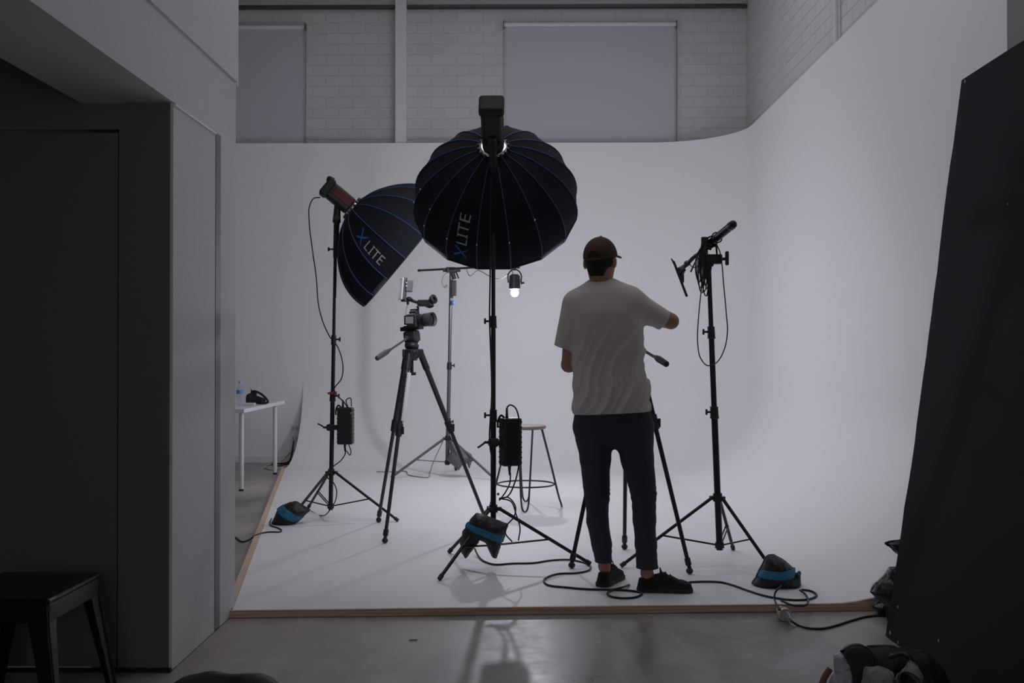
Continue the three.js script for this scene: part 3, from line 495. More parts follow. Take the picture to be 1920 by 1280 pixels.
sandbag('black blue-striped sandbag on the foot of the microphone stand', [[1438, 1041], [1451, 1039], [1470, 1050], [1489, 1066], [1489, 1080], [1499, 1072], [1502, 1106], [1460, 1111], [1400, 1106], [1418, 1082], [1434, 1048]], 5.6, 0.12, [[1424, 1065], [1490, 1063], [1416, 1081], [1492, 1078]], mat.bagBlack, 3, GS);
sandbag('plain grey sandbag hanging under the boom stand at the back', [[845, 826], [858, 834], [884, 852], [885, 862], [880, 878], [876, 868], [868, 869], [860, 881], [850, 872], [838, 862], [846, 845]], 10.32, 0.09, null, mat.bagGrey, 4);
console.log('bags done');

// ---------------------------------------------------------------- video tripods and cameras
function tripod(label, o) {
  const { c, feet, apexY, m, R } = o, t = thing('video_tripod', label, 'tripod', V(c.x, PLAT, c.z), 'video tripods');
  const A = V(c.x, apexY, c.z);
  part('bowl', [lathe([[0.001, -0.05], [0.035, -0.05], [0.055, -0.01], [0.06, 0.012], [0.05, 0.03], [0.001, 0.03]], A)], mat.gun, t);
  feet.forEach((f, i) => {
    const d = f.clone().sub(A).setY(0).normalize(), a = A.clone().addScaledVector(d, 0.062).add(V(0, -0.005, 0)), b = f.clone().setY(PLAT + 0.03);
    part('shoulder', rbox(0.06, 0.06, 0.05, 0.012, A.clone().addScaledVector(d, 0.055), d), m.dark, t);
    const j = o.split, k = mix(a, b, j);
    const leg = part('leg', rod(a, k, 0.019, 0.017, 14), m.upper, t);
    part('upper_sleeve', rod(a, mix(a, b, 0.09), 0.023, 0.023, 14), m.dark, leg);
    part('leg_lock', [rod(mix(a, b, j - 0.035), mix(a, b, j + 0.03), 0.024, 0.022, 14), rbox(0.016, 0.05, 0.014, 0.004, k.clone().add(V(0.026, 0, 0.008)))], m.dark, leg);
    part('lower_tube', rod(k, b, 0.0135, 0.0115, 12), m.lower, leg);
    part('foot', [rod(mix(a, b, 0.955), mix(a, b, 0.985), 0.017, 0.017), rod(mix(a, b, 0.985), b.clone(), 0.006), ball(f.clone().setY(PLAT + 0.018), 0.018, 1.1, 0.95, 1.1)], mat.blackPlastic, leg);
    if (o.tapeLeg === i) { const s0 = mix(a, b, 0.11), s1 = mix(a, b, j - 0.05), n = V(0.5, 0.1, 0.86).normalize(); part('scale_strip', rod(s0.clone().add(V(0.017, 0, 0.006)), s1.clone().add(V(0.015, 0, 0.006)), 0.0165, 0.0155, 14), mat.tape, leg, 'white printed strip'); const marks = []; for (let q = 0; q < 30; q++) { const p = mix(s0, s1, (q + 0.5) / 30); marks.push(rbox(0.006 + (q % 3) * 0.003, 0.007, 0.003, 0.001, p.clone().add(V(0.004, 0, 0.02)))); } part('printed_mark', marks, mat.blackPlastic, leg); }
  });
  // fluid head
  const h = A.clone().add(V(0, 0.03, 0)), D = o.dir, S = V(0, 1, 0).cross(D).normalize();
  const H = part('fluid_head', [lathe([[0.001, 0], [0.042, 0], [0.05, 0.02], [0.046, 0.05], [0.001, 0.05]], h), rbox(0.085, 0.08, 0.1, 0.02, h.clone().add(V(0, 0.085, 0)), D), rod(h.clone().add(V(0, 0.088, 0)).addScaledVector(S, -0.055), h.clone().add(V(0, 0.088, 0)).addScaledVector(S, 0.055), 0.032, 0.032, 20), rod(h.clone().add(V(0, 0.03, 0)).addScaledVector(S, -0.07), h.clone().add(V(0, 0.03, 0)).addScaledVector(S, 0.03), 0.012)], m.head, t);
  part('plate', [rbox(0.07, 0.03, 0.15, 0.006, h.clone().add(V(0, 0.142, 0)), o.plate ?? D), rbox(0.1, 0.018, 0.06, 0.005, h.clone().add(V(-0.01, 0.15, 0)), D)], mat.blackPlastic, t);
  const [p0, p1, p2] = o.handle; const hd = part('pan_handle', rod(p0, p2, 0.008, 0.008, 12), m.upper2 ?? m.upper, t); part('grip', [rod(p1, mix(p1, p2, 0.3), 0.011, 0.019, 16), rod(mix(p1, p2, 0.3), p2, 0.019, 0.017, 16), ball(p2, 0.017)], m.grip, hd);
  part('handle_joint', [rod(h.clone().add(V(0, 0.088, 0)), p0, 0.014, 0.012), ball(p0, 0.015)], m.dark, t);
  part('tie_down', [rod(A.clone().add(V(0, -0.05, 0)), A.clone().add(V(0, -0.13, 0)), 0.012), rod(A.clone().add(V(0, -0.13, 0)), A.clone().add(V(0, -0.15, 0)), 0.03, 0.028)], mat.blackPlastic, t);
  return h.clone().add(V(0, 0.158, 0));
}
const cT = at(772, 900, 7.3);
const headT = tripod('video tripod with side camera, left of the centre stand', {
  c: cT, feet: [fp(722, 1018), fp(710, 979), fp(914, 990)], apexY: at(772, 662, 7.3).y, split: 0.43, tapeLeg: 0, dir: V(0.92, 0.12, 0.38).normalize(),
  m: { upper: mat.gun, upper2: mat.gunLight, lower: mat.gun, dark: mat.blackPlastic, head: mat.gun, grip: mat.gunLight },
  handle: [at(763, 634, 7.2), at(731, 655, 7.0), at(708, 671, 6.86)] });
const cP = V(0.605, 0, -6.18);
const headP = tripod('video tripod standing in front of the man, its legs around his', {
  c: cP, feet: [fp(1072, 1065), fp(1171, 1030), fp(1293, 1076)], apexY: 1.3, split: 0.36, dir: V(0.1, 0, -1).normalize(),
  m: { upper: mat.blackMetal, lower: mat.blackMetal, dark: mat.blackPlastic, head: mat.blackPlastic, grip: mat.blackPlastic },
  handle: [at(1199, 652, 6.05), at(1229, 669, 5.86), at(1249, 682, 5.74)] });
function camera1(label, base, D, o = {}) {
  const U = V(0, 1, 0), S = U.clone().cross(D).normalize(), t = thing('video_camera', label, 'camera', base, 'video cameras on tripods'), q = (s, u, d) => base.clone().addScaledVector(S, s).addScaledVector(U, u).addScaledVector(D, d);
  part('body', [rbox(0.10, 0.095, 0.075, 0.012, q(0, 0.05, 0), D), rbox(0.05, 0.03, 0.06, 0.01, q(0, 0.105, 0), D), rbox(0.03, 0.09, 0.045, 0.012, q(-0.045, 0.05, 0.03), D)], mat.gun, t);
  const sc = o.screen ?? [q(0, 0.052, -0.04), D.clone().negate()]; const ps = part('screen_frame', rbox(0.078, 0.064, 0.01, 0.004, sc[0], sc[1]), mat.blackPlastic, t); part('screen', rbox(0.056, 0.046, 0.004, 0.001, sc[0].clone().addScaledVector(sc[1], 0.005), sc[1]), mat.screen, ps);
  const ln = part('lens_barrel', lathe([[0.001, 0], [0.036, 0], [0.037, 0.03], [0.042, 0.034], [0.043, 0.075], [0.041, 0.08], [0.047, 0.084], [0.049, 0.118], [0.044, 0.118], [0.043, 0.1], [0.001, 0.1]], q(0, 0.05, 0.036), D), mat.gunLight, t);
  part('focus_ring', lathe([[0.043, 0.04], [0.0455, 0.042], [0.0455, 0.07], [0.043, 0.072]], q(0, 0.05, 0.036), D), mat.blackPlastic, ln);
  part('front_element', lathe([[0.001, 0.108], [0.02, 0.106], [0.043, 0.1]], q(0, 0.05, 0.036), D), mat.lens, ln);
  part('hot_shoe', rbox(0.022, 0.012, 0.05, 0.002, q(0, 0.125, -0.005), D), mat.blackPlastic, t);
  return q;
}
{
  const D = V(0.86, 0.06, 0.5).normalize(), base = at(777, 615, 7.28);
  camera1('video camera with lens pointing right on the left tripod', base, D, { screen: [at(768, 600, 7.2), V(-0.25, 0, 1).normalize()] });
  const rig = thing('camera_top_rig', 'dark arm with viewfinder mounted above the side camera', 'camera rig', at(785, 585, 7.28));
  part('arm', [tube([at(783, 585, 7.28), at(784, 577, 7.28), at(782, 574, 7.28)], 0.008), rod(at(766, 561, 7.28), at(806, 575, 7.26), 0.011), rod(at(806, 575, 7.26), at(812, 572, 7.25), 0.012)], mat.gun, rig);
  part('viewfinder', [rbox(0.1, 0.045, 0.05, 0.01, at(797, 568, 7.25), V(-0.2, 0.1, 1)), rod(at(803, 568, 7.25), at(810, 563, 7.24), 0.026, 0.022)], mat.gun, rig);
  part('eyecup', lathe([[0.012, 0], [0.03, 0.004], [0.034, 0.02], [0.03, 0.034], [0.014, 0.03]], at(808, 563, 7.24), V(0.75, 0.35, 0.4).normalize()), mat.blackPlastic, rig);
  part('joint', [ball(at(766, 560, 7.28), 0.017), rod(at(768, 558, 7.28), at(774, 563, 7.27), 0.009), rod(at(752, 564, 7.27), at(768, 564, 7.28), 0.006), rod(at(765, 564, 7.27), at(765, 571, 7.27), 0.01)], mat.blackPlastic, rig);
  const lt = thing('led_panel', 'small grey panel light tilted above the side camera', 'panel light', at(757, 562, 7.27));
  const dd = V(-0.9, 0.08, 0.42).normalize();
  part('housing', rbox(0.05, 0.155, 0.035, 0.008, at(757, 541, 7.26), dd), mat.gunLight, lt); part('diffuser', rbox(0.062, 0.15, 0.012, 0.004, at(752, 541, 7.25), dd), mat.tape, lt, 'white front');
  part('rear_battery', rbox(0.045, 0.08, 0.05, 0.006, at(766, 536, 7.26), dd), mat.greyMetal, lt); part('mount', [rod(at(755, 556, 7.26), at(754, 564, 7.27), 0.007), rbox(0.02, 0.03, 0.02, 0.004, at(758, 553, 7.25))], mat.blackPlastic, lt);
  part('dial', [ball(at(762, 530, 7.23), 0.006), ball(at(762, 536, 7.23), 0.006)], mat.tape, lt);
  solo('camera_cable', tube([at(766, 566, 7.27), at(763, 575, 7.26), at(761, 588, 7.25), at(762, 600, 7.24)], 0.0025), mat.cableGrey, 'thin cable dropping from the panel light to the side camera', 'cable');
}
camera1('video camera hidden in front of the man between his hands', headP.clone(), V(0.05, 0, -1).normalize());

// ---------------------------------------------------------------- microphone stand top
{
  const d = 6.15, j = at(1327, 492, d);
  const cl = thing('grip_head', 'black grip clamp with T-handle on top of the microphone stand', 'clamp', at(1329, 508, d));
  part('clamp_body', [rbox(0.1, 0.056, 0.06, 0.01, at(1337, 486, d)), rod(at(1328, 506, d), at(1328, 492, d), 0.02, 0.022), rbox(0.045, 0.03, 0.05, 0.008, at(1330, 495, d))], mat.blackMetal, cl);
  const k = part('screw', rod(at(1346, 486, d), at(1362, 485, d), 0.009), mat.blackMetal, cl); part('handle', rbox(0.021, 0.082, 0.026, 0.008, at(1363, 484, d)), mat.blackPlastic, k);
  part('ring', torus(at(1343, 490, d), 0.012, 0.004, V(0, 0, 1)), mat.blackMetal, cl);
  const mc = thing('shotgun_microphone', 'black tubular shotgun microphone pointing up right above the stand', 'microphone', at(1332, 460, d));
  const m0 = at(1331, 456, 6.18), m1 = at(1374, 421, 5.9);
  part('tube', [rod(m0, m1, 0.0225, 0.023, 24), rod(mix(m0, m1, -0.06), m0, 0.016, 0.0225)], mat.blackMetal, mc); part('end_band', rod(mix(m0, m1, 0.9), mix(m0, m1, 0.945), 0.0245, 0.0245, 24), mat.greyMetal, mc); part('front_cap', ball(m1, 0.0235), mat.blackPlastic, mc);
  part('shock_mount', [torus(mix(m0, m1, 0.1), 0.031, 0.005, m1.clone().sub(m0)), torus(mix(m0, m1, 0.32), 0.03, 0.004, m1.clone().sub(m0)), rod(at(1331, 465, d), at(1343, 458, d), 0.007), rod(at(1343, 459, 6.1), at(1344, 478, d), 0.006), rod(at(1324, 462, d), at(1334, 466, d), 0.012)], mat.blackMetal, mc);
  const br = thing('cable_bracket', 'black upright bracket hung with cable coils by the microphone', 'bracket', at(1320, 500, d));
  part('plate', [rod(at(1320, 448, d), at(1311, 512, d), 0.014, 0.011), rod(at(1324, 449, d), at(1321, 500, d), 0.016, 0.013), rbox(0.04, 0.03, 0.03, 0.006, at(1321, 449, d)), rbox(0.03, 0.07, 0.04, 0.008, at(1322, 512, 6.17))], mat.blackPlastic, br);
  const coil = []; for (let i = 0; i < 7; i++) { const x = 1304 + i * 2.6, b = 530 + (i % 3) * 8 + i * 2, dz = 6.08 + i * 0.012; coil.push(tube([at(1320, 455 + i * 2, dz), at(x + 2, 480, dz), at(x, 505, dz), at(x + 3, b - 8, dz), at(x + 7, b, dz), at(x + 10, b - 12, dz), at(x + 11, 490, dz), at(1322, 458 + i, dz)], 0.0035, 60)); }
  part('cable_coil', coil, mat.cable, br); part('cable_loop', [torus(at(1302, 491, 6.08), 0.031, 0.003, V(0.3, 0, 1)), rod(at(1295, 510, 6.08), at(1306, 485, 6.07), 0.005, 0.003)], mat.cable, br);
  const tb = thing('tablet_holder', 'thin dark tablet tilted on an arm left of the microphone stand', 'tablet', at(1287, 558, d));
  const a = at(1263, 490, 6.1), b = at(1288, 556, 6.1), n = b.clone().sub(a);
  const g = new RoundedBoxGeometry(0.014, 0.16, n.length(), 2, 0.005); const c = mix(a, b, 0.5); g.applyMatrix4(frame(n, V(c.x, c.y - 1.26, c.z))); g.translate(c.x, c.y, c.z); part('panel', g, mat.blackPlastic, tb);
  part('antenna', rod(at(1264, 493, 6.1), at(1258, 484, 6.1), 0.008, 0.002), mat.blackPlastic, tb);
  part('holder_arm', [rod(at(1273, 508, d), at(1288, 495, d), 0.016, 0.012), rod(at(1288, 495, d), at(1305, 478, d), 0.012, 0.01), ball(at(1288, 494, d), 0.018), rod(at(1305, 478, d), at(1318, 470, d), 0.009)], mat.greyMetal, tb);
  part('holder_joint', [ball(at(1276, 508, 6.12), 0.026), rod(at(1274, 512, 6.1), at(1284, 504, 6.1), 0.012), rbox(0.02, 0.05, 0.03, 0.006, at(1279, 522, 6.1))], mat.gun, tb);
  solo('microphone_cable', tube([at(1344, 459, 6.08), at(1349, 470, 6.08), at(1353, 490, 6.06), at(1357, 535, 6.04), at(1362, 590, 6.03), at(1364, 620, 6.03), at(1358, 655, 6.03), at(1343, 680, 6.03), at(1326, 685, 6.03), at(1313, 670, 6.03), at(1308, 640, 6.03), at(1309, 605, 6.04), at(1313, 560, 6.06), at(1316, 535, 6.08)], 0.0034, 160), mat.cable, 'long drooping cable loop hanging from the shotgun microphone', 'cable');
}

// ---------------------------------------------------------------- bar stool behind the centre stand
{
  const c = fp(985, 952).setY(PLAT); c.z = -8.33; c.x = at(986, 907, 8.33).x;
  const t = thing('bar_stool', 'round wooden bar stool with black hairpin legs behind the power pack', 'stool', c), sy = at(986, 797, 8.33).y;
  part('seat', lathe([[0.001, sy - 0.028], [0.145, sy - 0.028], [0.156, sy - 0.02], [0.157, sy - 0.006], [0.15, sy], [0.001, sy]].map(([a, b]) => [a, b - PLAT]), c, V(0, 1, 0), 40), mat.seatWood, t);
  for (const th of [-0.03, Math.PI / 2 + 0.03, Math.PI, -Math.PI / 2]) {
    const d = V(Math.cos(th), 0, Math.sin(th)), s = V(-d.z, 0, d.x), P = (r, w, y) => c.clone().addScaledVector(d, r).addScaledVector(s, w).setY(y), y0 = sy - 0.03, f = PLAT + 0.008;
    part('leg', tube([P(0.125, -0.055, y0), P(0.19, -0.043, lerp(y0, f, 0.42)), P(0.262, -0.027, lerp(y0, f, 0.9)), P(0.273, -0.022, f + 0.03), P(0.279, -0.011, f + 0.006), P(0.28, 0, f), P(0.279, 0.011, f + 0.006), P(0.273, 0.022, f + 0.03), P(0.262, 0.027, lerp(y0, f, 0.9)), P(0.19, 0.043, lerp(y0, f, 0.42)), P(0.125, 0.055, y0)], 0.0072, 90), mat.gun, t);
  }
  part('foot_ring', torus(c.clone().setY(at(986, 907, 8.33).y), 0.222, 0.0065, V(0, 1, 0)), mat.gun, t);
}

// ---------------------------------------------------------------- table at the left with its things
{
  const t = thing('white_table', 'small white table with round legs behind the partition', 'table', V(-2.82, 0, -10.25));
  part('tabletop', rbox(0.7, 0.036, 1.62, 0.004, V(-2.82, 0.724, -10.25)), mat.whiteMetal, t);
  for (const [x, z] of [[-2.525, -9.56], [-2.525, -10.86], [-3.1, -9.56], [-3.1, -10.86]]) { const l = part('leg', rod(V(x, 0.018, z), V(x, 0.706, z), 0.021, 0.021, 20), mat.whiteMetal, t); part('foot', rod(V(x, 0.002, z), V(x, 0.02, z), 0.022, 0.021, 16), mat.blackPlastic, l); }
  const Y = 0.742, b = V(-2.635, Y, -9.93), bt = thing('water_bottle', 'clear plastic water bottle with blue label on the white table', 'bottle', b);
  part('bottle', lathe([[0.001, 0.002], [0.03, 0.002], [0.034, 0.012], [0.034, 0.09], [0.031, 0.1], [0.034, 0.11], [0.034, 0.15], [0.03, 0.175], [0.014, 0.205], [0.013, 0.225]], b), mat.glass, bt); part('label_band', lathe([[0.0348, 0.115], [0.0348, 0.15]], b), M(0.12, 0.3, 0.62, 0.5), bt, 'blue label'); part('bottle_cap', lathe([[0.0155, 0.21], [0.0155, 0.232], [0.001, 0.234]], b), M(0.35, 0.42, 0.6, 0.5), bt);
  const c = V(-2.575, Y, -10.3), cm = thing('compact_camera', 'black camera with looped strap lying on the white table', 'camera', c), w = (x, y, z = 0) => c.clone().add(V(x, y, z));
  part('body', [rbox(0.13, 0.075, 0.07, 0.02, w(-0.035, 0.042)), ball(w(-0.06, 0.07), 0.035, 1.2, 1, 1), rbox(0.06, 0.04, 0.05, 0.014, w(-0.03, 0.095))], mat.softBlack, cm); part('lens_barrel', rod(w(0.02, 0.04), w(0.075, 0.03, 0.03), 0.033, 0.03, 20), mat.softBlack, cm);
  part('strap', [tube([w(-0.05, 0.12), w(-0.01, 0.125, 0.02), w(0.05, 0.1, 0.03), w(0.105, 0.05, 0.03), w(0.118, 0.022, 0.03), w(0.09, 0.012, 0.03), w(0.02, 0.012, 0.03)], 0.0115), tube([w(-0.05, 0.11), w(-0.052, 0.135), w(-0.058, 0.15)], 0.004)], mat.softBlack, cm);
  solo('charger', rbox(0.11, 0.024, 0.06, 0.006, V(-2.58, Y + 0.013, -10.05)), mat.whiteMetal, 'flat white charger box beside the water bottle', 'charger');
  for (const [y0, l] of [[at(553, 803, 12).y, 'upper'], [at(553, 822, 12).y, 'lower']]) { const p = at(553, 800, 12), t2 = thing('power_outlet', `${l} white power outlet on the wall behind the white table`, 'outlet', V(p.x, y0 - 0.04, ZB - 0.012)); part('plate', rbox(0.1, 0.075, 0.012, 0.004, V(p.x, y0, ZB - 0.006)), mat.whiteMetal, t2); part('socket', [rbox(0.012, 0.022, 0.004, 0.001, V(p.x - 0.02, y0, ZB + 0.001)), rbox(0.012, 0.022, 0.004, 0.001, V(p.x + 0.02, y0, ZB + 0.001))], mat.jamb, t2); }
}

// ---------------------------------------------------------------- metal stool in the left foreground
{
  const x1 = -1.545, w = 0.36, z0 = -3.47, z1 = -3.9, h = 0.45, t = thing('metal_stool', 'black sheet metal stool in front of the dark door', 'stool', V(x1 - w / 2, 0, (z0 + z1) / 2));
  const cx = x1 - w / 2, cz = (z0 + z1) / 2, m = M(0.01, 0.011, 0.013, 0.3, 0.3);
  part('seat', [rbox(w, 0.022, z0 - z1, 0.01, V(cx, h - 0.011, cz))], m, t);
  part('apron', [rbox(w - 0.03, 0.06, 0.006, 0.002, V(cx, h - 0.05, z0 - 0.006)), rbox(w - 0.03, 0.06, 0.006, 0.002, V(cx, h - 0.05, z1 + 0.006)), rbox(0.006, 0.06, z0 - z1 - 0.03, 0.002, V(x1 - 0.006, h - 0.05, cz)), rbox(0.006, 0.06, z0 - z1 - 0.03, 0.002, V(x1 - w + 0.006, h - 0.05, cz))], m, t);
  for (const sx of [-1, 1]) for (const sz of [-1, 1]) {
    const a = V(cx + sx * (w / 2 - 0.012), h - 0.01, cz + sz * ((z0 - z1) / 2 - 0.012)), b = V(cx + sx * (w / 2 + 0.045), 0.012, cz + sz * ((z0 - z1) / 2 + 0.03)), k = mix(a, b, 0.25).add(V(sx * -0.004, 0, 0));
    const strip = (inx, inz, w0, w1) => { const P = [], I = []; const pts = [a, k, mix(k, b, 0.5), b]; pts.forEach((p, i) => { const ww = lerp(w0, w1, i / 3); P.push(p.x, p.y, p.z, p.x - inx * ww, p.y, p.z - inz * ww, p.x - inz * 0.004 * Math.abs(inz), p.y, p.z, p.x - inx * ww, p.y, p.z - inz * ww); if (i) { const q = i * 4; I.push(q - 4, q - 3, q, q, q - 3, q + 1); } }); const g = new THREE.BufferGeometry(); g.setAttribute('position', new THREE.Float32BufferAttribute(P, 3)); g.setIndex(I); g.computeVertexNormals(); return g; };
    const leg = part('leg', [strip(sx, 0, 0.075, 0.032), strip(0, sz, 0.075, 0.032), rod(a, k, 0.007), rod(k, b, 0.007)], m, t); part('foot', rbox(0.03, 0.018, 0.03, 0.006, b.clone().setY(0.01)), mat.blackPlastic, leg);
  }
}
// ---------------------------------------------------------------- black board at the right
{
  const d0 = 4.73, d1 = 2.3, b = at(1661, 1189, d0), tp = at(1801, 150, d0), T = 0.04, n = 26, P = [], I = [];
  const t = thing('black_board', 'tall black foam board leaning to the right of the cyclorama', 'v-flat', V(b.x + 0.2, 0, -3.5));
  const W = 10; // grid along depth
  const pt = (u, v, s) => { const y = lerp(0.003, tp.y, v), bow = 0.012 * fbm(v * 9, u * 3, 2, 2) ; return V(lerp(b.x, tp.x, v) - bow * 0.6 + s * T + 0.01 * Math.sin(u * 5 + v * 3), y, -lerp(d0, d1, u) + (u < 0.01 ? 0.006 * fbm(v * 26, 3, 1, 3) : 0)); };
  const side = s => { const o = P.length / 3; for (let i = 0; i <= n; i++) for (let j = 0; j <= W; j++) { const p = pt(j / W, i / n, s); P.push(p.x, p.y, p.z); } for (let i = 0; i < n; i++) for (let j = 0; j < W; j++) { const a = o + i * (W + 1) + j; if (s) I.push(a, a + 1, a + W + 1, a + 1, a + W + 2, a + W + 1); else I.push(a, a + W + 1, a + 1, a + 1, a + W + 1, a + W + 2); } return o; };
  const A = side(0), B = side(1); const stitch = (i, j) => { I.push(A + i, B + i, A + j, A + j, B + i, B + j); };
  for (let i = 0; i < n; i++) { stitch(i * (W + 1), (i + 1) * (W + 1)); stitch(i * (W + 1) + W, (i + 1) * (W + 1) + W); } for (let j = 0; j < W; j++) { stitch(j, j + 1); stitch(n * (W + 1) + j, n * (W + 1) + j + 1); }
  let g = new THREE.BufferGeometry(); g.setAttribute('position', new THREE.Float32BufferAttribute(P, 3)); g.setIndex(I); g = g.toNonIndexed(); g.computeVertexNormals(); part('panel', g, mat.board, t);
  const chip = (u, v, r) => { const p = pt(u, v, 0); const q = new THREE.IcosahedronGeometry(r, 1), a = q.attributes.position; for (let k = 0; k < a.count; k++) { const f = 0.6 + 0.5 * noise3(a.getX(k) * 300, a.getY(k) * 300, a.getZ(k) * 300 + v * 40); a.setXYZ(k, a.getX(k) * 0.25, a.getY(k) * f, a.getZ(k) * f * 0.7); } q.computeVertexNormals(); q.translate(p.x - 0.001, p.y, p.z); return q; };
  [[0.02, 0.01, 0.016], [0.035, 0.06, 0.014], [0.06, 0.004, 0.012], [0.10, 0.004, 0.011], [0.02, 0.992, 0.012], [0.22, 0.05, 0.01], [0.27, 0.74, 0.006]].forEach(([u, v, r]) => part('foam_chip', chip(u, v, r), mat.foam, t, 'white foam showing through a chip'));
}
// black plastic sacks behind the board
{
  const foil = (label, outline, d, th, s) => { const p = pillow(outline, d, th, 1.5, s), f = (x, y, z) => Math.max(p.f(x, y, z) + 0.012 * noise3(x * 14 + s, y * 14, z * 14), 0.003 - y); const g = nets(f, p.lo, p.hi, 0.008); solo('plastic_sack', g, M(0.008, 0.008, 0.01, 0.3), label, 'plastic sack', 'crumpled black plastic behind the board'); };
  foil('large crumpled black plastic sack behind the black board', [[1632, 1109], [1640, 1095], [1660, 1078], [1668, 1062], [1720, 1060], [1720, 1172], [1665, 1168], [1662, 1135], [1648, 1126]], 4.98, 0.10, 1);
  foil('small black plastic flap low behind the board edge', [[1634, 1136], [1650, 1128], [1700, 1120], [1700, 1162], [1645, 1148]], 5.12, 0.06, 5);
  foil('pointed black plastic flap higher behind the board edge', [[1662, 1018], [1678, 1014], [1720, 1010], [1722, 1066], [1700, 1058], [1678, 1035], [1672, 1026]], 5.0, 0.05, 9);
}
// equipment at the bottom right
{
  const d = 3.86;
  const bag = thing('camera_bag', 'open black camera bag at the foot of the black board', 'bag', V(at(1690, 1270, d).x, 0, -d + 0.05));
  const p = pillow([[1625, 1212], [1665, 1210], [1700, 1216], [1735, 1222], [1765, 1248], [1785, 1290], [1785, 1310], [1600, 1310], [1600, 1250]], d, 0.1, 0.8, 3); part('body', nets((x, y, z) => Math.max(p.f(x, y, z), 0.004 - y), p.lo, p.hi, 0.009), mat.softBlack, bag);
  part('strap', tube([at(1668, 1232, 3.74), at(1690, 1226, 3.72), at(1705, 1232, 3.7), at(1712, 1250, 3.7), at(1700, 1262, 3.7)], 0.008), mat.blackPlastic, bag); part('buckle', [rbox(0.008, 0.03, 0.01, 0.002, at(1672, 1233, 3.745)), rbox(0.008, 0.03, 0.01, 0.002, at(1681, 1233, 3.745))], mat.greyMetal, bag);
  const hp = thing('headphones', 'dark round padded headphone cup leaning on the camera bag', 'headphones', at(1605, 1278, 3.72));
  part('ear_cup', lathe([[0.001, 0], [0.04, 0.002], [0.05, 0.01], [0.05, 0.03], [0.038, 0.038], [0.001, 0.034]], at(1607, 1238, 3.76), V(-0.35, 0.25, 1).normalize()), M(0.035, 0.03, 0.028, 0.85), hp); part('cup_rim', torus(at(1608, 1238, 3.755), 0.05, 0.007, V(-0.35, 0.25, 1)), mat.blackPlastic, hp); part('headband', tube([at(1578, 1222, 3.77), at(1592, 1212, 3.79), at(1607, 1209, 3.8), at(1622, 1216, 3.81), at(1630, 1235, 3.81)], 0.007), mat.blackPlastic, hp);
  const cl = (label, o, dd, th, m, s) => { const q = pillow(o, dd, th, 2.2, s); solo('crumpled_cloth', nets((x, y, z) => Math.max(q.f(x, y, z) + 0.008 * noise3(x * 30, y * 30 + s, z * 30), 0.003 - y), q.lo, q.hi, 0.007), m, label, 'cloth'); };
  cl('grey crumpled cloth in front of the camera bag', [[1624, 1252], [1648, 1250], [1676, 1262], [1680, 1300], [1612, 1300]], 3.66, 0.05, mat.cloth, 2);
  cl('pale grey wrapped cloth at the right end of the camera bag', [[1706, 1238], [1720, 1250], [1729, 1266], [1722, 1285], [1690, 1292], [1678, 1276], [1695, 1258]], 3.64, 0.05, mat.cloth, 6);
  solo('clear_pouch', [(() => { const q = pillow([[1562, 1228], [1578, 1224], [1592, 1250], [1600, 1295], [1552, 1295], [1562, 1262]], 3.68, 0.035, 3, 8); return nets((x, y, z) => Math.max(q.f(x, y, z), 0.003 - y), q.lo, q.hi, 0.007); })()], mat.plasticBag, 'translucent plastic pouch left of the round ear cup', 'pouch');
  solo('leather_strap', tube([at(1556, 1254, 3.7), at(1546, 1270, 3.69), at(1540, 1290, 3.68), at(1542, 1300, 3.68)], 0.012), mat.brown, 'short brown leather strap at the bottom right corner pile', 'strap');
  const ln = thing('camera_lens', 'loose dark lens lying in front of the camera bag', 'lens', at(1700, 1290, 3.58)); const D = V(0.2, 0.75, 0.6).normalize();
  part('barrel', lathe([[0.001, -0.06], [0.036, -0.06], [0.04, -0.03], [0.04, 0.02], [0.034, 0.022], [0.033, 0.01], [0.001, 0.006]], at(1702, 1284, 3.58), D), mat.blackPlastic, ln); part('front_ring', torus(at(1702, 1279, 3.57), 0.037, 0.004, D), mat.gunLight, ln);
  // soft bag at the bottom edge, left of centre
  const q = (x, y, z) => { const c = at(440, 1300, 2.25); const e = Math.pow(Math.pow(Math.abs((x - c.x + 0.02) / 0.19), 2.6) + Math.pow(Math.abs((y - 0.27) / 0.314), 3) + Math.pow(Math.abs((z - c.z) / 0.12), 2.6), 1 / 2.6) - 1; return Math.max(e * 0.12 + 0.006 * noise3(x * 18, y * 18, z * 18), 0.003 - y); };
  const c = at(440, 1300, 2.25), bk = thing('backpack', 'black soft backpack cut by the bottom edge near the partition', 'bag', V(c.x, 0, c.z)); part('body', nets(q, V(c.x - 0.24, -0.02, c.z - 0.15), V(c.x + 0.2, 0.64, c.z + 0.15), 0.014), mat.softBlack, bk); part('grab_loop', tube([V(c.x - 0.08, 0.46, c.z + 0.105), V(c.x - 0.07, 0.485, c.z + 0.14), V(c.x + 0.02, 0.485, c.z + 0.14), V(c.x + 0.03, 0.46, c.z + 0.105)], 0.009), mat.blackPlastic, bk);
}
console.log('objects done');

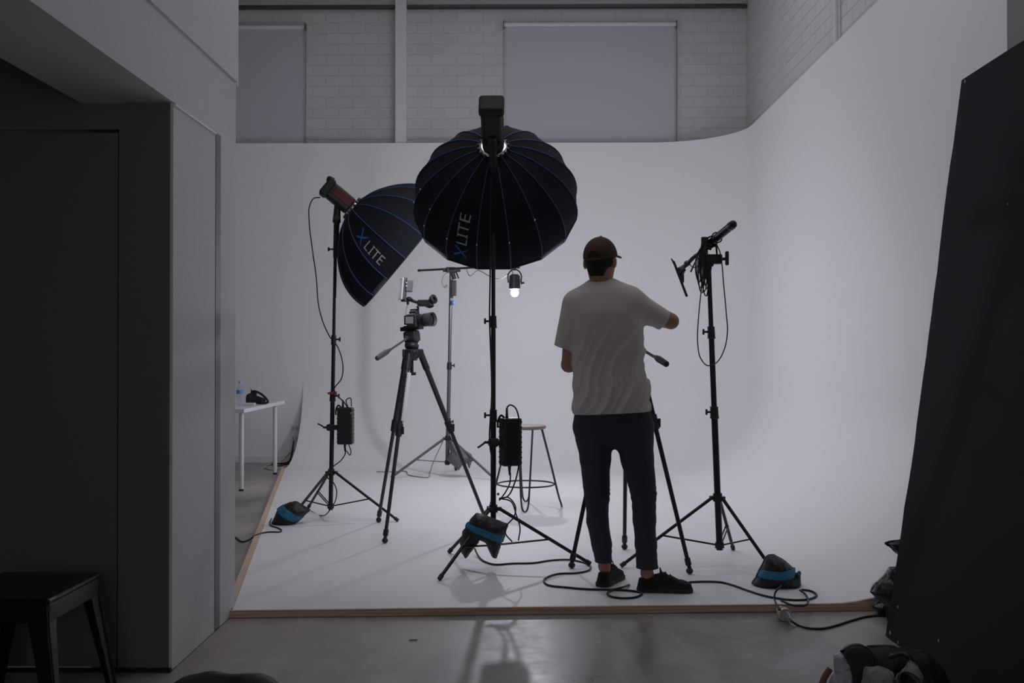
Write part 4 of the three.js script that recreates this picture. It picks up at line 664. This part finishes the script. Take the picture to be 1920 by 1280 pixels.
// ---------------------------------------------------------------- cables
const on = (list, r, h = PLAT) => tube(list.map(([x, y, k = 0]) => { const p = fp(x, y, h + r + k); return p; }), r, list.length * 10);
solo('power_cable', tube([at(600, 370, 7.9), at(588, 372, 7.92), at(580, 388, 7.92), at(580, 420, 7.9), at(586, 470, 7.88), at(593, 520, 7.86), at(597, 570, 7.85), at(606, 605, 7.83), at(619, 632, 7.82), at(634, 652, 7.78), at(643, 685, 7.76), at(640, 710, 7.76), at(627, 728, 7.76), at(630, 738, 7.75), at(646, 755, 7.76), at(652, 765, 7.78)], 0.0046, 180), mat.cable, 'black cable drooping from the tilted flash head down its stand', 'cable');
solo('power_cable', [tube([at(647, 834, 7.8), at(648, 848, 7.8), at(640, 862, 7.78), at(624, 875, 7.77), at(613, 886, 7.75), at(615, 896, 7.74), at(624, 903, 7.72), at(631, 918, 7.7), at(629, 938, 7.66), at(617, 958, 7.6), fp(600, 966), fp(583, 958)], 0.0042, 120), tube([at(653, 764, 7.78), at(649, 750, 7.78), at(657, 746, 7.78), at(659, 762, 7.78)], 0.004), tube([at(654, 834, 7.78), at(658, 846, 7.78), at(656, 853, 7.78), at(650, 845, 7.78)], 0.004)], mat.cable, 'thin black cable from the left power pack to the floor', 'cable');
solo('power_cable', on([[509, 972], [506, 980], [508, 985], [520, 989], [528, 994], [524, 997], [505, 997], [490, 999]], 0.005), mat.cable, 'black cable curling beside the left sandbag', 'cable');
solo('power_cable', tube([fp(490, 999, PLAT + 0.008), fp(478, 1004, PLAT + 0.006), fp(468, 1011, 0.006), fp(455, 1015, 0.006), fp(443, 1008, 0.006), fp(425, 998, 0.006)], 0.005, 50), mat.cable, 'black cable crossing the timber edge to the concrete at left', 'cable');
solo('power_cable', tube([at(921, 330, 6.03), at(920, 420, 6.04), at(919, 520, 6.04), at(918, 600, 6.03), at(921, 680, 6.04), at(922, 740, 6.04), at(920, 780, 6.03), at(918, 810, 6.03), at(919, 838, 6.03), at(924, 865, 6.04)], 0.0046, 120), mat.cable, 'black cable running down the centre stand pole', 'cable');
solo('power_cable', [tube([at(952, 785, 6.04), at(950, 766, 6.03), at(956, 759, 6.03), at(966, 764, 6.02), at(973, 785, 6.0), at(975, 830, 5.98), at(973, 870, 5.98), at(965, 905, 6.0), at(952, 930, 6.02), at(936, 934, 6.0)], 0.0045, 120), tube([at(957, 885, 6.04), at(956, 905, 6.03), at(948, 922, 6.02), at(936, 938, 6.0)], 0.004), tube([at(936, 936, 6.0), at(952, 932, 5.98), at(966, 948, 5.96), at(964, 968, 5.94), at(950, 985, 5.92), at(948, 1000, 5.9), at(960, 1015, 5.92)], 0.004, 70), tube([at(936, 934, 6.0), at(958, 940, 5.98), at(968, 965, 5.95), at(975, 990, 5.92), at(972, 1013, 5.92)], 0.004, 60)], mat.cable, 'black cables looping from the centre power pack to the stand hub', 'cable');
solo('extension_cord', on([[890, 1028, 0.03], [897, 1042, 0.005], [910, 1053], [930, 1058], [960, 1056], [1000, 1055], [1035, 1050], [1066, 1049, 0.002], [1090, 1053], [1106, 1060], [1103, 1069], [1080, 1074], [1050, 1075], [1030, 1080], [1020, 1088], [1030, 1097], [1060, 1100.5], [1100, 1104], [1140, 1105], [1172, 1106], [1190, 1108], [1203, 1111], [1192, 1119], [1168, 1121], [1146, 1118], [1139, 1111], [1148, 1106], [1166, 1101, 0.008], [1180, 1096]], 0.0055), mat.cable, 'black cord looping across the platform around the man\'s feet', 'cord');
solo('extension_cord', [on([[1292, 1091], [1320, 1090], [1350, 1091], [1375, 1097], [1400, 1106], [1440, 1118], [1480, 1124], [1510, 1124], [1528, 1119], [1530, 1113], [1518, 1107], [1503, 1105]], 0.0055), on([[1500, 1106], [1510, 1114], [1515, 1127], [1508, 1135], [1490, 1135], [1465, 1126]], 0.0055, PLAT + 0.011), tube([fp(1467, 1097, PLAT + 0.13), fp(1455, 1108, PLAT + 0.08), fp(1452, 1120, PLAT + 0.03), fp(1456, 1133, PLAT + 0.03), at(1462, 1143, 4.99)], 0.005)], mat.cable, 'black cord coiled by the sandbag on the right', 'cord');
{ const a = fp(1463, 1143, 0.03), b = fp(1480, 1160, 0.03), t = thing('cord_connector', 'cream plug and socket connector on the concrete by the timber edge', 'connector', fp(1470, 1150, 0.0)); part('plug_body', rod(a, mix(a, b, 0.45), 0.02, 0.026, 18), mat.plug, t); part('plug_collar', [rod(mix(a, b, 0.42), mix(a, b, 0.6), 0.03, 0.03, 18), torus(mix(a, b, 0.3), 0.0255, 0.004, b.clone().sub(a))], mat.plug, t); part('cord_grip', rod(mix(a, b, 0.6), mix(a, b, 1.15), 0.024, 0.009, 16), mat.glass, t); }
solo('extension_cord', on([[1482, 1163, 0.018], [1495, 1171], [1515, 1177], [1540, 1178], [1565, 1173], [1600, 1162], [1630, 1155], [1655, 1154], [1690, 1160]], 0.005, 0), mat.cable, 'dark cord trailing from the cream connector toward the black board', 'cord');
solo('floor_cable', on([[706, 884], [735, 884], [758, 883], [766, 890], [780, 893], [800, 895], [806, 885], [812, 868, 0.05], [822, 845, 0.15], [830, 828, 0.28]], 0.0045), mat.cableGrey, 'thin grey cable winding on the platform under the boom stand', 'cable');
{ const r = 0.008; const P = (x, y, h) => fp(x, y, h);
  solo('wall_cable', tube([at(553, 843, 11.9), at(545, 848, 11.85), fp(535, 858, 0.06), fp(525, 868, r), fp(505, 871, r), fp(497, 876, r), fp(510, 880, r), fp(530, 876, r), fp(545, 872, r)], 0.007, 90), mat.cableCream, 'cream cable bundle below the wall outlets', 'cable');
  solo('wall_cable', tube([at(551, 826, 11.95), at(548, 845, 11.85), fp(543, 864, 0.02), fp(525, 869, r), fp(512, 868, r), fp(522, 873, 0.016), fp(548, 868, 0.03)], 0.009, 80), mat.cable, 'thick black cable on the floor below the wall outlets', 'cable'); }
{ const b = fp(775, 1199, 0.004), t = solo('tape_scrap', rbox(0.035, 0.003, 0.01, 0.001, b, V(0.2, 0, 1)), mat.blackPlastic, 'tiny dark tape scrap on the concrete in front of the platform', 'tape'); }
console.log('cables done');

// ---------------------------------------------------------------- the man
{
  const D0 = 5.5, P = (x, y, dz = 0) => at(x, y, D0 + dz), k = D0 / 2000;
  const feetBase = V(P(1165, 1100).x, PLAT, -5.5);
  const t = thing('person', 'man in cap, grey T-shirt and dark jeans standing with his back turned', 'person', feetBase);
  // torso as stacked ellipses: [pixel y, centre x, half width px, half depth m]
  const tab = rows => rows.map(([y, x, w, b, dz = 0]) => { const p = P(x, y, dz); return [p.y, p.x, w * k, b, p.z]; });
  const stack = T => (x, y, z) => { let i = 0; while (i < T.length - 2 && y < T[i + 1][0]) i++; const a = T[i], b = T[i + 1], u = clamp((a[0] - y) / (a[0] - b[0]), 0, 1), p0 = T[Math.max(0, i - 1)], p3 = T[Math.min(T.length - 1, i + 2)], hh = a[0] - b[0], m0 = j => (b[j] - p0[j]) / Math.max(1e-6, p0[0] - b[0]) * hh, m1 = j => (p3[j] - a[j]) / Math.max(1e-6, a[0] - p3[0]) * hh, u2 = u * u, u3 = u2 * u, cub = j => (2 * u3 - 3 * u2 + 1) * a[j] + (u3 - 2 * u2 + u) * m0(j) + (3 * u2 - 2 * u3) * b[j] + (u3 - u2) * m1(j); const cx = cub(1), w = Math.max(0.01, cub(2)), dd = Math.max(0.01, cub(3)), cz = cub(4); const q = Math.pow(Math.pow(Math.abs((x - cx) / w), 2.3) + Math.pow(Math.abs((z - cz) / dd), 2.3), 1 / 2.3); const s = (q - 1) * Math.min(w, dd); return Math.max(s, y - T[0][0], T[T.length - 1][0] - y); };
  const shirtT = tab([[523, 1129, 24, 0.062, 0.02], [531, 1133, 38, 0.08, 0.02], [541, 1136, 56, 0.098, 0.015], [556, 1135, 67, 0.112, 0.01], [590, 1134, 70, 0.125], [640, 1138, 68, 0.12], [690, 1142, 68, 0.115], [740, 1146, 71, 0.122], [785, 1149, 75, 0.128]]);
  const bodyT = shirtT.map(r => [r[0], r[1], r[2] - 0.016, r[3] - 0.016, r[4]]);
  const torso = stack(shirtT), inner = stack(bodyT);
  const sL = P(1076, 574), eL = P(1066, 684, 0.05), wL = P(1122, 640, 0.27), sR = P(1188, 566, 0.01), eR = P(1258, 602, 0.1), wR = P(1212, 600, 0.34);
  const hipL = P(1114, 800), kneeL = P(1119, 925, 0.05), ankL = P(1133, 1062, 0.08), hipR = P(1188, 800), kneeR = P(1207, 925, -0.02), ankR = P(1213, 1075, -0.05);
  const hc = P(1126, 490, 0.02), yaw = 0.42, f = V(Math.sin(yaw), -0.08, -Math.cos(yaw)).normalize(), r = f.clone().cross(V(0, 1, 0)).normalize(), u = r.clone().cross(f);
  const loc = (x, y, z) => { const a = x - hc.x, b = y - hc.y, c = z - hc.z; return [a * r.x + b * r.y + c * r.z, a * u.x + b * u.y + c * u.z, a * f.x + b * f.y + c * f.z]; };
  const wor = (a, b, c) => hc.clone().addScaledVector(r, a).addScaledVector(u, b).addScaledVector(f, c);
  const neck0 = wor(0, -0.05, -0.02), neck1 = P(1129, 536, 0.02);
  const headS = (x, y, z) => {
    const [a, b, c] = loc(x, y, z); let d = ellS(a, b - 0.025, c + 0.005, 0.075, 0.098, 0.094); d = smin(d, ellS(a, b + 0.045, c - 0.03, 0.058, 0.07, 0.064), 0.035);
    d = smin(d, capS(a, b, c, V(0, 0.01, 0.092), V(0, -0.03, 0.112), 0.008, 0.013), 0.012);
    for (const s of [-1, 1]) { d = Math.max(d, -(Math.hypot(a - s * 0.031, b - 0.008, c - 0.1) - 0.017)); d = smin(d, ellS(a - s * 0.08, b + 0.008, c + 0.01, 0.011, 0.031, 0.018), 0.008); }
    d = Math.max(d, -(Math.hypot(b + 0.062, (c - 0.097)) - 0.005 + Math.max(0, Math.abs(a) - 0.022)));
    return smin(d, capS(x, y, z, neck0, neck1, 0.054, 0.058), 0.03);
  };
  const bodyS = (x, y, z) => {
    let d = inner(x, y, z); d = smin(d, capS(x, y, z, sL, eL, 0.048, 0.037), 0.03); d = smin(d, capS(x, y, z, eL, wL, 0.039, 0.027), 0.012); d = smin(d, capS(x, y, z, sR, eR, 0.052, 0.041), 0.03); d = smin(d, capS(x, y, z, eR, wR, 0.041, 0.028), 0.012);
    d = smin(d, capS(x, y, z, hipL, kneeL, 0.08, 0.05), 0.03); d = smin(d, capS(x, y, z, kneeL, ankL, 0.046, 0.029), 0.02); d = smin(d, capS(x, y, z, hipR, kneeR, 0.085, 0.05), 0.03); d = smin(d, capS(x, y, z, kneeR, ankR, 0.048, 0.03), 0.02);
    d = smin(d, capS(x, y, z, ankL, ankL.clone().add(V(0.02, -0.05, -0.035)), 0.027, 0.02), 0.02); d = smin(d, capS(x, y, z, ankR, ankR.clone().add(V(0.035, -0.05, -0.002)), 0.028, 0.02), 0.02);
    return smin(d, capS(x, y, z, neck0, neck1, 0.05, 0.058), 0.03);
  };
  const g1 = nets((x, y, z) => Math.max(bodyS(x, y, z), y - wor(0, -0.1, 0).y), V(hc.x - 0.3, PLAT, -6.02), V(hc.x + 0.5, hc.y, -5.25), 0.0115);
  const g2 = nets((x, y, z) => Math.max(headS(x, y, z), P(1129, 545).y - y), hc.clone().add(V(-0.16, -0.2, -0.16)), hc.clone().add(V(0.16, 0.15, 0.16)), 0.0045);
  // hands closed on the camera
  const hand = (w, tgt, palmN, mirror) => {
    const d = tgt.clone().sub(w).normalize(), s = d.clone().cross(palmN).normalize().multiplyScalar(mirror), n = s.clone().cross(d).multiplyScalar(mirror), Q = (a, b, c) => w.clone().addScaledVector(d, a).addScaledVector(s, b).addScaledVector(n, c); const seg = [];
    seg.push([w, Q(0.05, 0, 0), 0.026, 0.027]); seg.push([Q(0.03, -0.02, 0), Q(0.085, -0.028, 0), 0.018, 0.014]); seg.push([Q(0.03, 0.02, 0), Q(0.085, 0.028, 0), 0.018, 0.014]); seg.push([Q(0.04, 0, 0), Q(0.09, 0, 0), 0.018, 0.015]);
    [[-0.03, 0.052], [-0.01, 0.06], [0.01, 0.056], [0.029, 0.044]].forEach(([b, l]) => { const p0 = Q(0.088, b, 0), p1 = Q(0.088 + l * 0.55, b * 1.1, 0.012), p2 = Q(0.088 + l * 0.75, b * 1.12, 0.012 + l * 0.5), p3 = Q(0.088 + l * 0.6, b * 1.12, 0.012 + l * 0.85); seg.push([p0, p1, 0.0095, 0.009], [p1, p2, 0.009, 0.0085], [p2, p3, 0.0085, 0.0075]); });
    const t0 = Q(0.025, -0.026, 0.005), t1 = Q(0.06, -0.05, 0.022), t2 = Q(0.085, -0.052, 0.045); seg.push([t0, t1, 0.014, 0.011], [t1, t2, 0.011, 0.009]);
    const F = (x, y, z) => { let m = 1e9; for (let i = 0; i < 4; i++) m = smin(m, capS(x, y, z, ...seg[i]), 0.012); for (let i = 4; i < seg.length; i++) m = smin(m, capS(x, y, z, ...seg[i]), 0.005); return m; };
    const lo = w.clone(), hi = w.clone(); seg.forEach(q => { lo.min(q[0]).min(q[1]); hi.max(q[0]).max(q[1]); }); return nets(F, lo.addScalar(-0.04), hi.addScalar(0.04), 0.0035);
  };
  const cam = headP.clone().add(V(0, 0.05, 0.03));
  const g3 = hand(wL, cam.clone().add(V(-0.07, 0, 0)), V(1, 0, 0), 1), g4 = hand(wR, cam.clone().add(V(0.07, 0.02, 0)), V(-1, 0, 0), 1);
  part('body', [g1, g2, g3, g4], mat.skin, t);
  for (const s of [-1, 1]) part('eye', ball(wor(s * 0.031, 0.008, 0.083), 0.0125), mat.eye, t);
  part('mouth', tube([wor(-0.022, -0.062, 0.088), wor(0, -0.061, 0.094), wor(0.022, -0.062, 0.088)], 0.004), mat.lips, t);
  // hair under the cap
  part('hair', nets((x, y, z) => { const [a, b, c] = loc(x, y, z); const sk = ellS(a, b - 0.022, c + 0.008, 0.079, 0.102, 0.1); const nape = smin(sk, capS(x, y, z, wor(0, -0.03, -0.055), wor(0, -0.065, -0.05), 0.045, 0.04), 0.03); return Math.max(nape, Math.abs(a) > 0.0 ? (c - 0.03 - b * 0.4) : -1, -(b + 0.085), b - 0.07); }, hc.clone().add(V(-0.13, -0.13, -0.13)), hc.clone().add(V(0.13, 0.14, 0.13)), 0.005), mat.hair, t);
  // cap
  const capPlane = (b, c) => b - (-0.006 + (c + 0.1) * 0.24);
  const capF = (x, y, z) => { const [a, b, c] = loc(x, y, z); const o = ellS(a, b - 0.024, c + 0.006, 0.087, 0.103, 0.104), i = o + 0.006; const hole = Math.hypot(a / 0.038, (b - (-0.012)) / 0.045) - 1; return Math.max(o, -i, -capPlane(b, c), c < -0.04 ? -hole * 0.03 : -1); };
  const crown = part('cap_crown', nets(capF, hc.clone().add(V(-0.14, -0.06, -0.14)), hc.clone().add(V(0.14, 0.16, 0.14)), 0.0042), mat.cap, t);
  part('cap_brim', nets((x, y, z) => { const [a, b, c] = loc(x, y, z); const top = 0.05 + (c - 0.08) * 0.1 - 5.5 * a * a * 0.6; return Math.max(Math.abs(b - top) - 0.004, Math.hypot(a / 0.082, (c - 0.08) / 0.088) - 1 < -1 ? -1 : (Math.hypot(a / 0.082, (c - 0.085) / 0.08) - 1) * 0.07, -(ellS(a, b - 0.024, c + 0.006, 0.084, 0.1, 0.1))); }, hc.clone().add(V(-0.2, -0.1, -0.24)), hc.clone().add(V(0.24, 0.18, 0.2)), 0.0045), mat.cap, crown);
  part('cap_button', ball(wor(0, 0.128, -0.006), 0.008, 1, 0.6, 1), mat.cap, crown);
  part('cap_strap', tube([wor(-0.04, -0.006, -0.096), wor(0, -0.006, -0.106), wor(0.04, -0.006, -0.096)], 0.006), mat.cap, crown);
  // T-shirt with diagonal folds
  const cuffL = P(1057, 651, 0.02), cuffR = P(1243, 598, 0.075), dL = cuffL.clone().sub(sL).normalize(), dR = cuffR.clone().sub(sR).normalize();
  const hem0 = P(1070, 777), hem1 = P(1224, 770), hemN = V(-(hem1.y - hem0.y), hem1.x - hem0.x, 0).normalize();
  const shirt = (x, y, z) => {
    let d = torso(x, y, z);
    const sl = Math.max(capS(x, y, z, P(1080, 570), cuffL.clone().addScaledVector(dL, 0.03), 0.07, 0.05), (x - cuffL.x) * dL.x + (y - cuffL.y) * dL.y + (z - cuffL.z) * dL.z);
    const sr = Math.max(capS(x, y, z, P(1180, 568), cuffR.clone().addScaledVector(dR, 0.03), 0.078, 0.049), (x - cuffR.x) * dR.x + (y - cuffR.y) * dR.y + (z - cuffR.z) * dR.z);
    d = smin(d, sl, 0.028); d = smin(d, sr, 0.04);
    const px = (x - hc.x) / k, py = -(y - hc.y) / k; // pixel-size units relative to the head
    const q = px * 0.894 + py * 0.447, w = fbm(x * 5, y * 5, z * 5, 2), low = smooth(60, 230, py), rightSide = smooth(-60, 50, px);
    const ridge = t => Math.pow(0.5 + 0.5 * Math.sin(t), 3), env = smooth(-0.25, 0.3, noise3(x * 7 + 9, y * 4, 3)); const fold = -0.0062 * ridge(q * 0.17 + w * 4 + 1) * env * 1.35 * (0.15 + 0.85 * low) * (0.35 + 0.65 * rightSide) - 0.004 * ridge(q * 0.33 + 2 + w * 9) * low * env + 0.009 * w * (0.4 + low);
    d += fold;
    return Math.max(d, -((x - hem0.x) * hemN.x + (y - hem0.y) * hemN.y));
  };
  const shirtShell = (x, y, z) => { const d = shirt(x, y, z); return Math.max(d, -capS(x, y, z, neck0, neck1.clone().add(V(0, -0.06, 0)), 0.06, 0.062)); };
  const sh = part('t_shirt', nets(shirtShell, V(hc.x - 0.27, P(0, 790).y, -5.75), V(hc.x + 0.4, hc.y - 0.06, -5.33), 0.0062), mat.shirt, t);
  part('collar', (() => { const g = torus(P(1129, 529, 0.022), 0.064, 0.007, V(0.02, 1, 0.3).normalize()); return g; })(), mat.shirt, sh);
  // jeans
  const J = (x, y, z) => {
    const pel = stack(tab([[740, 1146, 66, 0.112], [775, 1150, 73, 0.122], [800, 1151, 74.5, 0.126], [826, 1152, 75, 0.118], [840, 1152, 74, 0.1]]))
    return pel(x, y, z);
  };
  const pelT = stack(tab([[755, 1147, 67, 0.112], [785, 1150, 71, 0.122], [808, 1151, 66, 0.112], [826, 1149, 42, 0.08], [838, 1149, 10, 0.03]]));
  const LL = [[P(1112, 806, 0.005), 0.094], [P(1114, 825, 0.01), 0.092], [P(1116, 860, 0.02), 0.08], [kneeL, 0.064], [P(1120, 975, 0.06), 0.056], [P(1128, 1020, 0.075), 0.05], [P(1132, 1056, 0.08), 0.042]];
  const RL = [[P(1188, 806, 0.0), 0.099], [P(1190, 825, 0.0), 0.097], [P(1195, 860, -0.01), 0.085], [P(1207, 925, -0.02), 0.063], [P(1208, 975, -0.03), 0.058], [P(1211, 1020, -0.04), 0.056], [P(1213.5, 1066, -0.05), 0.054]];
  const leg = (L, x, y, z) => { let d = 1e9; for (let i = 0; i < L.length - 1; i++) d = smin(d, capS(x, y, z, L[i][0], L[i + 1][0], L[i][1], L[i + 1][1]), 0.012); return d; };
  const hemL = P(1132, 1053, 0.08).y, hemR = P(1213, 1064, -0.05).y;
  const jeans = (x, y, z) => {
    let a = leg(LL, x, y, z), b = leg(RL, x, y, z), p = pelT(x, y, z); const crease = (yy, a0) => a0 * Math.exp(-Math.pow((y - yy) / 0.055, 2)) * Math.sin(y * 190 + x * 45 + 5 * noise3(x * 14, y * 14, z * 14)) * (0.5 + 0.5 * noise3(x * 9, y * 22, z * 9));
    a = Math.max(a, hemL - y); b = Math.max(b, hemR - y);
    let d = smin(smin(a, p, 0.04), smin(b, p, 0.04), 0.006); d += crease(P(0, 928).y, 0.0045) + crease(P(0, 1040).y, 0.003) + 0.006 * fbm(x * 9, y * 7, z * 9, 3); return d;
  };
  const je = part('jeans', nets(jeans, V(hc.x - 0.2, hemR - 0.03, -5.8), V(hc.x + 0.36, P(0, 750).y, -5.3), 0.0075), mat.jeans, t);
  part('cuff', [torus(V(P(1132, 1055, 0.08).x, hemL + 0.004, P(1132, 1055, 0.08).z), 0.041, 0.006, V(0, 1, 0)), torus(V(P(1213.5, 1065, -0.05).x, hemR + 0.004, P(1213.5, 1065, -0.05).z), 0.052, 0.006, V(0, 1, 0))], mat.jeans, je);
  // shoes
  const shoe = (heel, ang, len) => {
    const d = V(Math.sin(ang), 0, -Math.cos(ang)), s = V(Math.cos(ang), 0, Math.sin(ang)), L = (x, y, z) => { const a = x - heel.x, c = z - heel.z; return [a * d.x + c * d.z, y - PLAT, a * s.x + c * s.z]; };
    const W = (a, b, c) => heel.clone().addScaledVector(d, a).addScaledVector(s, c).setY(PLAT + b);
    const foot = (x, y, z, gr = 0) => { const [a, b, c] = L(x, y, z); const q = clamp(a / len, 0, 1), hw = (q < 0.5 ? lerp(0.034, 0.04, q * 2) : lerp(0.04, 0.047, Math.sin((q - 0.5) * Math.PI))) + gr; const e0 = Math.max(0, 0.034 - a) , e1 = Math.max(0, a - (len - 0.05)); const rr = Math.hypot(Math.max(Math.abs(c) - hw + 0.034, 0), a < 0.034 ? e0 : 0, a > len - 0.05 ? e1 * 0.72 : 0) - 0.034; return rr; };
    const TP = [[0, 0.09], [0.18, 0.082], [0.36, 0.09], [0.46, 0.1], [0.6, 0.082], [0.78, 0.062], [1, 0.046]], topY = a => { const q = clamp(a / len, 0, 1); let i = 0; while (i < 5 && q > TP[i + 1][0]) i++; return lerp(TP[i][1], TP[i + 1][1], smooth(TP[i][0], TP[i + 1][0], q)); };
    const F = (x, y, z) => { const [a, b, c] = L(x, y, z); const tp = topY(a) - 8 * c * c; let v = Math.max(foot(x, y, z) + 0.22 * Math.max(0, b - 0.025), b - tp, 0.012 - b); const open = Math.hypot((a - len * 0.2) / (len * 0.19), c / 0.025) - 1; return Math.max(v, -Math.max(open * 0.025, 0.07 - b)); };
    const So = (x, y, z) => { const [a, b, c] = L(x, y, z); return Math.max(foot(x, y, z, 0.003) - 0.003, b - 0.022, 0.001 - b); };
    const lo = V(1e9, 0, 1e9), hi = V(-1e9, 0, -1e9); for (const a of [-0.03, len + 0.03]) for (const c of [-0.08, 0.08]) { const p = W(a, 0, c); lo.min(p); hi.max(p); } lo.y = PLAT - 0.01; hi.y = PLAT + 0.12;
    const up = part('shoe', nets(F, lo, hi, 0.005), mat.shoe, t); part('sole', nets(So, lo, hi, 0.005), mat.sole, up);
    const lc = []; for (let i = 0; i < 3; i++) { const a = len * (0.42 + i * 0.09), y = topY(a) + 0.004; lc.push(tube([W(a, y - 0.012, -0.03), W(a, y, 0), W(a + 0.008, y - 0.012, 0.03)], 0.003)); } lc.push(tube([W(len * 0.42, topY(len * 0.42), 0), W(len * 0.42, topY(len * 0.42) + 0.02, 0.02), W(len * 0.44, topY(len * 0.42) + 0.004, 0.028)], 0.0025), tube([W(len * 0.42, topY(len * 0.42), 0), W(len * 0.42, topY(len * 0.42) + 0.02, -0.02), W(len * 0.44, topY(len * 0.42) + 0.004, -0.028)], 0.0025)); part('laces', lc, mat.shoe, up);
  };
  const hR = V(ankR.x - 0.05, PLAT, ankR.z), hL = V(ankL.x - 0.05 * Math.sin(0.42), PLAT, ankL.z + 0.05 * Math.cos(0.42));
  shoe(hR, 1.62, 0.28); shoe(hL, 0.42, 0.275);
}
console.log('man done');
renderer.render(scene, camera);
